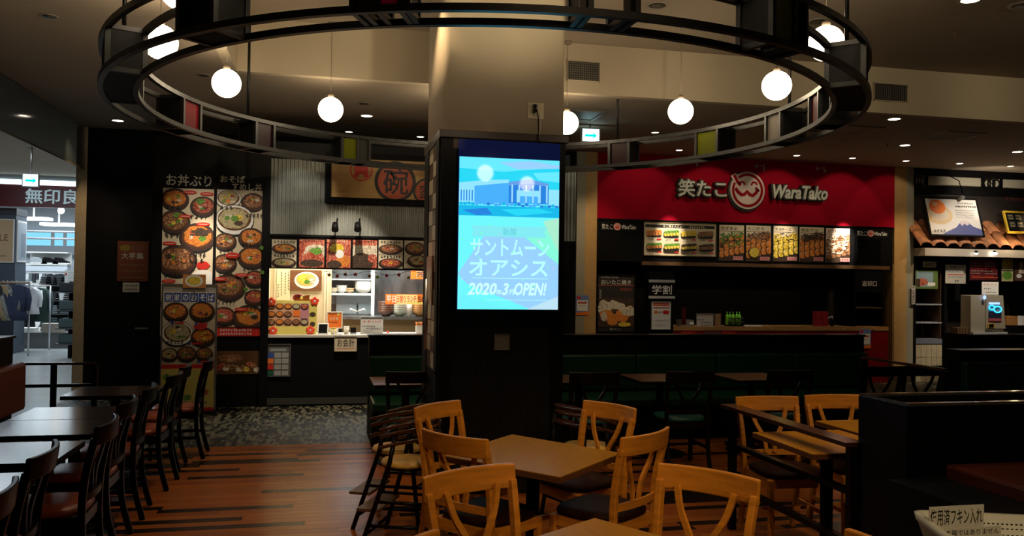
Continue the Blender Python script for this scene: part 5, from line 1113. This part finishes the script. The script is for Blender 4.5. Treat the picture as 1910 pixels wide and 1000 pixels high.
for i, (x0, x1, y, l) in enumerate(((2.05, 2.45, 6.75, 'dark chair before the green bench, just right of the column'), (2.92, 3.30, 6.75, 'dark chair with teal seat before the green bench, second from column'), (3.87, 4.25, 6.75, 'dark chair before the green bench, third from the column'), (.55, .95, 6.95, 'dark chair before the bench, left of the column'),
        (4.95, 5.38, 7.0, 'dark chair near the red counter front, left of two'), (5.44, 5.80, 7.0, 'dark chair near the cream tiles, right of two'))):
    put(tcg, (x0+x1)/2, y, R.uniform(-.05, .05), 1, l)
# tables
def table(lab, pts, top, edge, z=.72, legm=BLK, th=.03, group=None):
    cx = sum(p[0] for p in pts)/4; cy = sum(p[1] for p in pts)/4
    g = thing('dining_table', lab, 'table', (cx, cy, 0), group=group); L = [(p[0]-cx, p[1]-cy) for p in pts]
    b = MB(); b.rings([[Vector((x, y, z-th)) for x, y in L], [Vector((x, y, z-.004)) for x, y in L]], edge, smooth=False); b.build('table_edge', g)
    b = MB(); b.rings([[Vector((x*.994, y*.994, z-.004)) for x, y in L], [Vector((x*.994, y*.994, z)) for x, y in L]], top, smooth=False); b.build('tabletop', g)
    b = MB(); b.tube([(0, 0, .03), (0, 0, z-th)], .035, legm, 14); b.build('pedestal', g)
    b = MB(); b.box(-.16, .16, -.16, .16, z-th-.02, z-th, legm); b.build('top_plate', g)
    b = MB(); b.lathe([(.24, 0), (.24, .015), (.05, .035), (.04, .05)], (0, 0, 0), legm, 24); b.build('base', g)
    return g
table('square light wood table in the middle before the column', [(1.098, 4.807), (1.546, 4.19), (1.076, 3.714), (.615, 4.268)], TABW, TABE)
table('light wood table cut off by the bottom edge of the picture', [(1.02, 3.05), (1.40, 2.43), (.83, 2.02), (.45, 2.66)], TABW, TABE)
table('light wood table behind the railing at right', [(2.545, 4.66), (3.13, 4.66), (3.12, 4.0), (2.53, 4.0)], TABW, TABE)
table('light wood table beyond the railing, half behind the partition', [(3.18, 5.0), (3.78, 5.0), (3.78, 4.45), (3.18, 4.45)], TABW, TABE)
for y0, y1, l in ((4.40, 4.96, 'dark table at the left edge reflecting blue light'), (5.15, 5.70, 'dark glossy table, near half of the long pair at left'), (5.71, 6.25, 'dark glossy table, far half of the long pair at left'), (6.80, 7.40, 'small dark table behind the long pair, before the beige pillar'), (3.6, 4.2, 'dark table at the left edge nearest the viewer')):
    table(l, [(-1.85, y1), (-1.22, y1), (-1.22, y0), (-1.85, y0)], TABD, BLK, group='dark tables by the red bench')
for x, l in ((2.35, 'brown table before the green bench just right of the column'), (3.15, 'brown table before the green bench, middle'), (4.1, 'brown table before the green bench at the right'), (.75, 'brown table before the bench, left of the column')):
    table(l, [(x-.3, 7.85), (x+.3, 7.85), (x+.3, 7.22), (x-.3, 7.22)], TABW if 0 else mat('brown_table', (.12, .06, .03), .3), BLK, group='brown tables before the green bench')
# benches
def bench(lab, x0, x1, y0, y1, top, seatm, backm, n, ends=True, zs=.43):
    g = thing('bench_seat', lab, 'bench', ((x0+x1)/2, (y0+y1)/2, 0)); hx = (x1-x0)/2; hy = (y1-y0)/2
    MB().box(-hx, hx, -hy, hy-.2, 0, zs-.09, BLK).build('base', g); MB().box(-hx, hx, hy-.2, hy, 0, top, BLK).build('back_panel', g)
    for i in range(n):
        a = -hx+2*hx*i/n+.004; c = -hx+2*hx*(i+1)/n-.004
        MB().box(a, c, -hy-.02, hy-.28, zs-.09, zs, seatm).build('seat_cushion', g, bevel=.02); MB().box(a, c, hy-.30, hy-.201, zs+.02, zs+.40, backm).build('back_cushion', g, bevel=.02)
    MB().box(-hx-.01, hx+.01, hy-.22, hy+.01, top, top+.02, BLKG).build('cap', g)
    return g
bench('long bench with dark green back and seat before the red shop', .50, 6.27, 8.20, 9.05, 1.02, GREEN, GREEN, 6)
bench('dark green bench at the far right before the café', 6.60, 9.2, 7.15, 7.9, .93, GREEN, GREEN, 2)
# left red bench, along y
g = thing('bench_seat', 'red brown upholstered bench along the left edge', 'bench', (-2.50, 5.4, 0))
MB().box(-.16, .0, -4, 2.44, 0, 1.08, BLK).build('back_panel', g); MB().box(-.18, .02, -4.01, 2.45, 1.08, 1.10, BLKG).build('cap', g); MB().box(0, .46, -4, 2.3, 0, .34, BLK).build('base', g)
for i in range(5): MB().box(0, .11, 2.44-(i+1)*1.25+.005, 2.44-i*1.25, .48, .88, mat('red_leather', (.13, .013, .005), .42)).build('back_cushion', g, bevel=.03); MB().box(.11, .5, 2.3-(i+1)*1.25+.005, 2.3-i*1.25, .34, .43, VINRED).build('seat_cushion', g, bevel=.02)
# foreground black partition (hollow top) and booth bench
g = thing('partition', 'tall black planter style partition in the right foreground', 'partition', (2.67, 3.63, 0))
b = MB(); b.box(0, 3.2, -.18, -.15, 0, 1.05, BLKG); b.build('front_panel', g); MB().box(0, .03, -.15, .15, 0, 1.05, BLKG).build('end_panel', g); MB().box(0, 3.2, .15, .18, 0, 1.05, BLKG).build('rear_panel', g); MB().box(.03, 3.2, -.15, .15, .9, .92, BLK).build('inner_shelf', g)
b = MB(); b.bar([(3.2, -.17, 1.055), (.01, -.17, 1.055), (.01, .17, 1.055), (3.2, .17, 1.055)], .035, .014, mat('partition_edge', (.03, .028, .024), .15, spec=.8)); b.build('top_edge', g)
g = thing('booth_bench', 'black booth bench with a dark red brown seat at lower right', 'bench', (2.67, 3.2, 0))
q = at(1760, 866, Y=3.44); sx_ = q.x-2.67
MB().box(sx_, 3.2, -.75, .245, 0, q.z-.09, BLK).build('base', g); MB().box(sx_+.005, 3.2, -.73, .24, q.z-.09, q.z, mat('dim_booth_vinyl', (.07, .014, .006), .5, spec=.2)).build('seat_cushion', g, bevel=.015); MB().box(sx_-.3, sx_, -1.0, .245, 0, q.z-.06, BLK).build('side_panel', g)
# railings
def railing(lab, P0, P1, posts, rails, wide=.09):
    g = thing('railing', lab, 'railing', (P0[0], P0[1], 0)); D = Vector((P1[0]-P0[0], P1[1]-P0[1], 0))
    for i, z in enumerate(rails): MB().bar([Vector((0, 0, z)), D+Vector((0, 0, z))], wide if i == 0 else .04, .022 if i == 0 else .03, mat('rail_dark_brown', (.035, .012, .006), .22) if i == 0 else BLKG).build('top_rail' if i == 0 else 'lower_rail', g)
    for t in posts: q = D*t; MB().box(q.x-.022, q.x+.022, q.y-.022, q.y+.022, 0, rails[0]-.012, BLKG).build('post', g)
railing('dark wooden railing running from the black partition towards the column', (2.66, 5.2), (2.66, 3.82), (.05, .98), (.80, .555, .295), .11)
railing('short black railing before the mall corridor at left', (-2.62, 8.5), (-2.02, 8.5), (.42, 1.0), (.80, .60), .04)
a_ = at(1610, 667, Z=.95); b_ = at(1762, 690, Z=.95); railing('black railing behind the dark chairs near the red counter', (a_.x, a_.y), (b_.x, b_.y), (0, 1), (.95, .5), .04)
# high chairs
def high_chair(lab, x, y, rot):
    g = thing('high_chair', lab, 'high chair', (x, y, 0), rot, group="children's high chairs"); W = BLKW; Hh = .76
    for s in (-1, 1):
        MB().tube([(s*.22, .20, 0), (s*.155, .05, .5), (s*.15, .02, .66)], .015, W, 8).build('front_leg', g); MB().tube([(s*.20, -.24, 0), (s*.17, -.17, .5), (s*.165, -.16, .70)], .015, W, 8).build('rear_leg', g)
        MB().tube([(s*.21, .16, .14), (s*.195, -.21, .14)], .011, W, 7).build('side_stretcher', g); MB().tube([(s*.195, .12, .28), (s*.19, -.2, .28)], .011, W, 7).build('side_stretcher', g)
    for z in (.14, .28): MB().tube([(-.2, -.215+.05*(z-.14), z), (.2, -.215+.05*(z-.14), z)], .010, W, 7).build('stretcher', g)
    MB().box(-.19, .19, .10, .24, .215, .232, mat('footrest_wood', (.10, .05, .02), .4)).build('footrest', g)
    MB().tube([(-.2, .18, .08), (.2, .18, .08)], .010, W, 7).build('stretcher', g)
    for z in (.655, .72, Hh): MB().tube(bl([(-.165, .11, z-.06), (-.17, 0, z-.03), (-.16, -.14, z), (-.09, -.20, z+.005), (.09, -.20, z+.005), (.16, -.14, z), (.17, 0, z-.03), (.165, .11, z-.06)], 5), .0105, mat('bentwood_gloss', (.06, .02, .008), .15), 8).build('guard_rail', g)
    MB().tube([(-.165, .11, .66), (.165, .11, .66)], .010, W, 7).build('front_bar', g)
    b = MB(); b.lathe([(.13, .47), (.155, .475), (.16, .49), (.15, .505), (.1, .513), (.01, .515)], (0, -.01, 0), YSEAT, 22); b.build('round_seat', g); MB().lathe([(.14, .455), (.14, .47)], (0, -.01, 0), W, 20).build('seat_base', g)
    return g
h = high_chair('dark bentwood high chair with round mustard seat, nearer of the stacked pair', .53, 5.26, 1.15); h2 = high_chair('dark bentwood high chair with round mustard seat, farther of the stacked pair', .50, 5.68, 1.15)
high_chair('dark bentwood high chair behind the middle table, right of the column', 1.80, 5.55, -1.2); 
# cloth basket
g = thing('cloth_basket', 'white plastic basket for used cloths at the lower right corner', 'basket', (2.095, 2.27, .72), rot=-.35); g.scale = (1.2, 1.2, 1)
BK = mat('basket_plastic', (.50, .48, .36), .5)
def rr3(hx, hy, z, r=.035): return rrect(hx, hy, r, z, 4)
b = MB(); o1 = [rr3(.145, .105, 0), rr3(.165, .125, .13), rr3(.175, .135, .13), rr3(.175, .135, .118)]; i1 = [rr3(.160, .120, .13), rr3(.14, .10, .006)]
b.rings([rr3(.175, .135, .112), rr3(.178, .138, .134), rr3(.160, .120, .134), rr3(.14, .10, .006)], BK, cap=False); b.rings([rr3(.173, .133, .115), rr3(.145, .105, 0)], BK, cap=False)
v_ = [b.bm.verts.new(p) for p in rr3(.142, .102, .004)]; b.face(v_, BK); b.build('basket_body', g)
hb = MB(); HM = mat('basket_hole', (.02, .02, .015), .8)
for z in (.105, .09, .07, .05):
    for i in range(22): x = -.125+i*.012; 
    for i in range(22):
        x = -.125+i*.012; k = .10+(.120-.10)*z/.134; hb.box(x-.003, x+.003, k-.0005, k+.0002, z-.003, z+.003, HM)
        hb.box(x-.003, x+.003, -(.105+(.133-.105)*z/.115)-.0012, -(.105+(.133-.105)*z/.115)+.0002, z-.003, z+.003, HM)
hb.build('perforations', g, kind='stuff')
st_ = thing('service_stand', 'black service stand carrying the cloth basket', 'stand', (2.2, 2.22, 0)); MB().box(-.4, .5, -.3, .3, .69, .72, BLK).build('top', st_)
for sx_ in (-.36, .46):
    for sy_ in (-.26, .26): MB().box(sx_-.02, sx_+.02, sy_-.02, sy_+.02, 0, .69, BLK).build('leg', st_)
# cards in the basket
p0 = at(1731, 972, Y=2.42); 
def card(lab, rect, Y, m): return board('basket_sign', lab, 'sign', rect, Y, .002, m)
o, pr = card('white card lettered for used cloths standing in the basket', (1732, 943, 1834, 990), 2.36, mat('card_offwhite', (.50, .48, .40), .55)); pr.text('使用済フキン入れ', 1734, 948, 1831, 979, INK, .03); pr.done('print')
o, pr = card('lower card with small lettering inside the basket', (1770, 983, 1866, 1010), 2.26, mat('card_offwhite', (.50, .48, .40), .55)); pr.text('ゴミ箱ではありません', 1752, 986, 1862, 997, INK, .01); pr.done('print')

# ================================================================== MALL STORE beyond the corridor
YM = 19.0
def xm(px, Y=YM): return at(px, 500, Y=Y).x
def zm(py, Y=YM, px=90): return at(px, py, Y=Y).z
sf = thing('store_fascia', 'dark red store fascia with a lit strip along its top', 'fascia', (0, YM, 0))
MB().box(-10, -3.2, 0, .15, zm(387), zm(346), mat('fascia_red', (.10, .006, .012), .35)).build('fascia', sf); MB().box(-10, -3.2, -.03, .12, zm(345), zm(337), emit('strip_light', (.7, .9, 1), 2.2)).build('light_strip', sf)
MB().box(-10, -3.2, 0, .1, zm(337), ZC, mat('bulkhead_grey', (.25, .27, .28), .7)).build('bulkhead', sf)
def raised2(st, rect, lab):
    x0, y0, x1, y1 = rect; X0, X1 = at(x0, y1, Y=YM-.05).x, at(x1, y1, Y=YM-.05).x; Z0, Z1 = at(90, y1, Y=YM-.05).z, at(90, y0, Y=YM-.05).z
    me, a, b_, c, d = text_mesh(st, .02, 0, 1); sx = (X1-X0)/(b_-a); sz = (Z1-Z0)/(d-c)
    q = MB(); q.mesh(me, Matrix(((sx, 0, 0, -a*sx), (0, 0, .015, -.02), (0, sz, 0, -c*sz), (0, 0, 0, 1))), mat('store_letters', (.5, .6, .62), .4, emis=(.35, .5, .55), es=.35)); q.build('sign_letters', label=lab, cat='sign letters', loc=(X0, YM-.005, Z0))
raised2('無印良品', (46, 352, 178, 380), 'pale raised characters on the dark red store fascia')
# interior shell
SW = mat('store_wall_white', (.42, .45, .48), .6)
struct('wall_store_back', -11, -3.2, 25.3, 25.4, 0, ZC, SW); struct('wall_store_left', -11.1, -11, 19, 25.4, 0, ZC, SW); struct('wall_store_right', -3.3, -3.2, 19, 25.4, 0, ZC, SW)
# blue window band
wd = MB().box(xm(40, 25.2), xm(160, 25.2), 25.22, 25.28, zm(458, 25.2), zm(434, 25.2), emit('daylight_band', (.22, .62, .85), 1.0)).build('window_2', kind='structure')
for px in (97, 120): MB().box(xm(px, 25.2)-.04, xm(px, 25.2)+.04, 25.18, 25.22, zm(458, 25.2), zm(434, 25.2), GREYP).build('mullion', wd)
MB().box(xm(30, 25.2), xm(160, 25.2), 25.05, 25.2, zm(475, 25.2), zm(459, 25.2), mat('grey_band', (.2, .22, .24), .6)).build('window_sill', wd)
# store lights
for i, (px, py, l) in enumerate(((63, 408, 'bright track light in the store, left of two'), (110, 419, 'bright track light in the store, right of two'), (114, 393, 'small ceiling light inside the store near its fascia'))):
    Y = 21.5 if i < 2 else 20; p = at(px, py, Y=Y); g = thing('track_light', l, 'lamp', p, group='store track lights')
    MB().box(-.35, .35, -.2, .2, -.03, .03, emit('tube_white', (.85, .95, 1), 5) if i < 2 else LIT).build('tube', g) if i < 2 else MB().sphere((0, 0, 0), .07, LIT, 10, 6).build('bulb', g)
    MB().tube([(0, 0, .02), (0, 0, ZC-p.z)], .02, GREYP, 6).build('hanger', g)
for i, py in enumerate((432, 445)):
    Y = 23; z = zm(py, Y); MB().tube([(xm(45, Y), Y, z), (xm(150, Y), Y, z)], .03, GREYP, 6).build('ceiling_track', label=('upper' if i == 0 else 'lower')+' grey ceiling track inside the bright store', cat='track', group='ceiling tracks')
# column with sale posters
SLT = mat('store_column_slate', (.06, .08, .11), .5)
YC_ = 19.25; xe = xm(28, YC_); dpt = at(48, 500, X=xe).y-YC_
g = thing('store_column', 'slate coloured square column before the store', 'column', (xe-.6, YC_, 0))
MB().box(-.6, .6, 0, dpt, 0, 2.93, SLT).build('shaft', g); MB().box(-.61, .61, -.01, dpt+.01, 0, .15, SLT).build('skirting', g); MB().box(-.61, .61, -.01, dpt+.01, 2.85, 2.99, mat('store_column_cap', (.03, .035, .04), .5)).build('cap', g)
o, pr = board('sale_poster', 'tan sale poster on the slate column, cut by the left edge', 'poster', (-28, 410, 25, 488), YC_-.001, .02, mat('tan_poster', (.52, .36, .20), .5), frame=WHITE, fw=.02); pr.text('SALE', -22, 437, 16, 449, mat('maroon_ink', (.16, .03, .02), .5), .0); pr.scrib(0, 476, 14, 479, INK); pr.done('print')
z0, z1 = o.location.z, at(15, 410, Y=YC_).z
g = thing('window_poster', 'pale grey photo poster on the side of the slate column', 'poster', (xe+.001, YC_+dpt/2, z0)); MB().box(0, .02, -dpt*.42, dpt*.42, 0, z1-z0, WHITE).build('sheet', g)
b = MB(); b.box(.02, .022, -dpt*.38, dpt*.38, .04, z1-z0-.04, mat('grey_poster', (.34, .40, .44), .5)); b.box(.022, .023, -dpt*.1, dpt*.3, .1, .6, mat('grey_poster2', (.22, .26, .3), .5)); b.build('print', g)
# shelf with shoes
Y = 24; g = thing('shoe_shelf', 'white lit shelf of shoes at the back of the store', 'shelf', (xm(88, Y), Y, 0)); hx = (xm(128, Y)-xm(50, Y))/2
zt2, zb2 = zm(470, Y), zm(492, Y)
MB().box(-hx, hx, .3, .35, 0, zt2, WHITE).build('back', g); MB().box(-hx, hx, -.05, .3, zb2-.04, zb2, WHITE).build('shelf_board', g); MB().box(-hx, hx, -.05, .3, zt2-.03, zt2, WHITE).build('shelf_board', g); MB().box(-hx, hx, -.06, .3, zm(506, Y), zb2-.06, mat('shelf_front', (.5, .54, .58), .5)).build('valance', g)
for i, (px, m_) in enumerate(((71, mat('shoe_grey', (.3, .32, .34), .6)), (92, BLK), (113, BLK))):
    s_ = thing('shoe', ('grey' if i == 0 else 'left black' if i == 1 else 'right black')+' shoe on the lit white shelf', 'shoe', (xm(px, 23.95), 24.0, zb2), group='shoes on the shelf')
    MB().prism([(-.18, .0), (.20, 0), (.20, .06), (.10, .09), (.0, .16), (-.14, .17), (-.19, .08)], -.06, .06, m_).build('upper', s_, bevel=.015); MB().box(-.19, .21, -.065, .065, 0, .025, WHITE).build('sole', s_)
# clothes
def garment(lab, px, py0, py1, w, Y, m_, hm=SILV, sleeve=True, group='clothes on the rails'):
    p = at(px, py0, Y=Y); z1 = p.z; z0 = at(px, py1, Y=Y).z; h_ = z1-z0; s = w/2
    g = thing('hanging_garment', lab, 'clothing', (p.x, Y, z0), group=group)
    prof = [(h_, s*.35), (h_*.93, s*.95), (h_*.8, s), (h_*.5, s*.86), (h_*.25, s*.92), (0, s*1.05)]
    b = MB(); b.rings([[Vector((rx*math.cos(q*math.pi/8)+.01*math.sin(q*3), .07*math.sin(q*math.pi/8)*(1+.25*math.sin(q*2.1+z*9)), z)) for q in range(16)] for z, rx in prof], m_); b.build('body', g)
    if sleeve:
        for d in (-1, 1): MB().tube([(d*s*.9, 0, h_*.9), (d*s*1.12, 0, h_*.6), (d*s*1.05, -.03, h_*.28)], .06, m_, 8, r2=.045).build('sleeve', g)
    MB().tube([(-s*.8, 0, h_*.95), (0, 0, h_*1.04), (0, 0, h_*1.12)], .01, hm, 6).build('hanger', g)
rk = thing('clothes_rail', 'metal clothes rail crowded with coats at the left edge', 'clothes rail', (xm(20, 18.7), 18.7, 0)); zz = zm(528, 18.7)
MB().tube([(-.55, 0, zz), (.35, 0, zz)], .018, mat('rail_tan', (.35, .22, .12), .4), 8).build('rail', rk)
for d in (-.55, .35): MB().tube([(d, 0, 0), (d, 0, zz)], .018, SILV, 8).build('post', rk)
CG = [mat('coat_tan', (.28, .20, .11), .8), mat('coat_check', (.20, .20, .18), .8, noise=(20, 20, 20), var=.6), NAVY, mat('coat_black', (.012, .013, .016), .8)]
for i, (px, m_, l) in enumerate(((-4, CG[3], 'black coat, first on the left rail'), (6, CG[0], 'tan coat on the left rail'), (14, CG[1], 'checked grey coat on the left rail'), (22, CG[2], 'navy jacket on the left rail'), (31, CG[2], 'navy coat at the right end of the left rail'))): garment(l, px, 531, 598, .42, 18.7, m_)
rk = thing('clothes_rail', 'metal clothes rail with a white shirt beyond the slate column', 'clothes rail', (xm(62, 20.2), 20.2, 0)); zz = zm(533, 20.2)
MB().tube([(-.4, 0, zz), (.35, 0, zz)], .018, SILV, 8).build('rail', rk)
for d in (-.4, .35): MB().tube([(d, 0, 0), (d, 0, zz)], .018, SILV, 8).build('post', rk)
garment('white long shirt hanging at the front of the store', 62, 537, 586, .26, 20.0, mat('shirt_white', (.75, .76, .78), .8))
garment('dark green jacket beside the white shirt', 75, 537, 600, .4, 20.3, mat('jacket_green', (.03, .06, .05), .8)); garment('black trousers hanging under the rail left of the shirt', 50, 540, 610, .36, 20.25, CG[3], sleeve=False)
Y = 21.6; g = thing('display_shelf', 'dark display shelf with folded and hung clothes in the store', 'shelf', (xm(105, Y), Y, 0)); hx = (xm(140, Y)-xm(82, Y))/2
MB().box(-hx, hx, .45, .5, 0, zm(512, Y), mat('shelf_dark', (.015, .017, .02), .6)).build('back', g)
for py in (532, 560, 585, 608, 625): MB().box(-hx, hx, -.1, .45, zm(py, Y)-.02, zm(py, Y), mat('shelf_mid', (.06, .065, .07), .6)).build('shelf_board', g)
fold = [mat('folded_grey', (.12, .14, .15), .8), mat('folded_teal', (.05, .08, .085), .8), mat('folded_black', (.02, .022, .026), .8), mat('folded_white', (.6, .62, .62), .8)]
for i, (px, py, m_) in enumerate(((88, 532, 2), (98, 532, 2), (112, 532, 2), (126, 532, 2), (90, 560, 2), (103, 560, 2), (118, 560, 3), (132, 560, 2), (89, 585, 0), (99, 585, 0), (127, 585, 1), (90, 608, 1), (100, 608, 1), (130, 608, 1), (90, 625, 0), (128, 625, 2))):
    o = MB(); 
    for q in range(4): o.box(-.14+.01*q, .14-.008*q, -.08, .3, q*.05, q*.05+.045, fold[m_])
    n_row = {532: 'top', 560: 'second', 585: 'third', 608: 'fourth', 625: 'lowest'}[py]; o.build('folded_stack', label='%s folded stack, %s on the %s board of the dark store shelf' % (['grey', 'teal', 'black', 'white'][m_], 'far left' if px < 92 else 'left of middle' if px < 108 else 'right of middle' if px < 122 else 'far right', n_row), cat='clothing', group='folded clothes', loc=(xm(px, Y), Y, zm(py, Y)), bevel=.01)
Y = 22.6; g = thing('hook_wall', 'rack of small hung bags and belts under the shoe shelf', 'rack', (xm(90, Y), Y, 0)); MB().tube([(xm(50, Y)-xm(90, Y), 0, zm(510, Y)), (xm(135, Y)-xm(90, Y), 0, zm(510, Y))], .02, GREYP, 6).build('bar', g)
MB().tube([(0, 0, 0), (0, 0, zm(510, Y))], .02, GREYP, 6).build('post', g)
for i in range(13):
    px = 52+i*6.2; m_ = fold[[3, 0, 2, 2, 3, 0, 0, 2, 3, 0, 2, 0, 3][i]]; z1 = zm(511, Y); z0 = zm(522+3*(i % 3), Y)
    b = MB(); x = xm(px, Y)-xm(90, Y); b.box(x-.03, x+.03, -.04, .03, z0, z1, m_); b.build('hung_item', g)
o, pr = board('store_notice', 'white notice board on a stand beside the beige pillar', 'notice', (121, 504, 141, 530), 20.5, .02, WHITE); pr.rect(122, 509, 125, 514, REDP)
for q in range(4): pr.scrib(127, 508+q*5, 139, 510+q*5, GREYP)
pr.done('print'); MB().tube([(0, 0, 0), (0, 0, -o.location.z)], .02, SILV, 8).build('stand_pole', o)
g = thing('low_display', 'low plinth of boxed goods on the pale store floor', 'display', (xm(108, 20.6), 20.6, 0)); MB().box(-.9, .3, 0, .6, 0, .35, mat('plinth_grey', (.12, .12, .12), .6)).build('plinth', g); MB().box(-.3, .1, -.02, .3, .35, .55, mat('carton', (.35, .3, .24), .7)).build('carton', g); MB().box(-.85, -.45, -.02, .3, .35, .45, WHITE).build('tray', g)
g = thing('side_shelf', 'shelf of dark goods along the right side of the store', 'shelf', (xm(138, 18.2), 18.2, 0))
MB().box(-.08, .3, 0, .05, 0, 1.5, BLK).build('back', g)
for z in (.3, .6, .95, 1.3): MB().box(-.22, .3, -.35, .05, z-.02, z, mat('shelf_mid', (.06, .065, .07), .6)).build('shelf_board', g); MB().box(-.18, .2, -.3, 0, z, z+.18, fold[1 if z < 1 else 2]).build('goods', g, bevel=.02)
print('objects', len(bpy.data.objects))
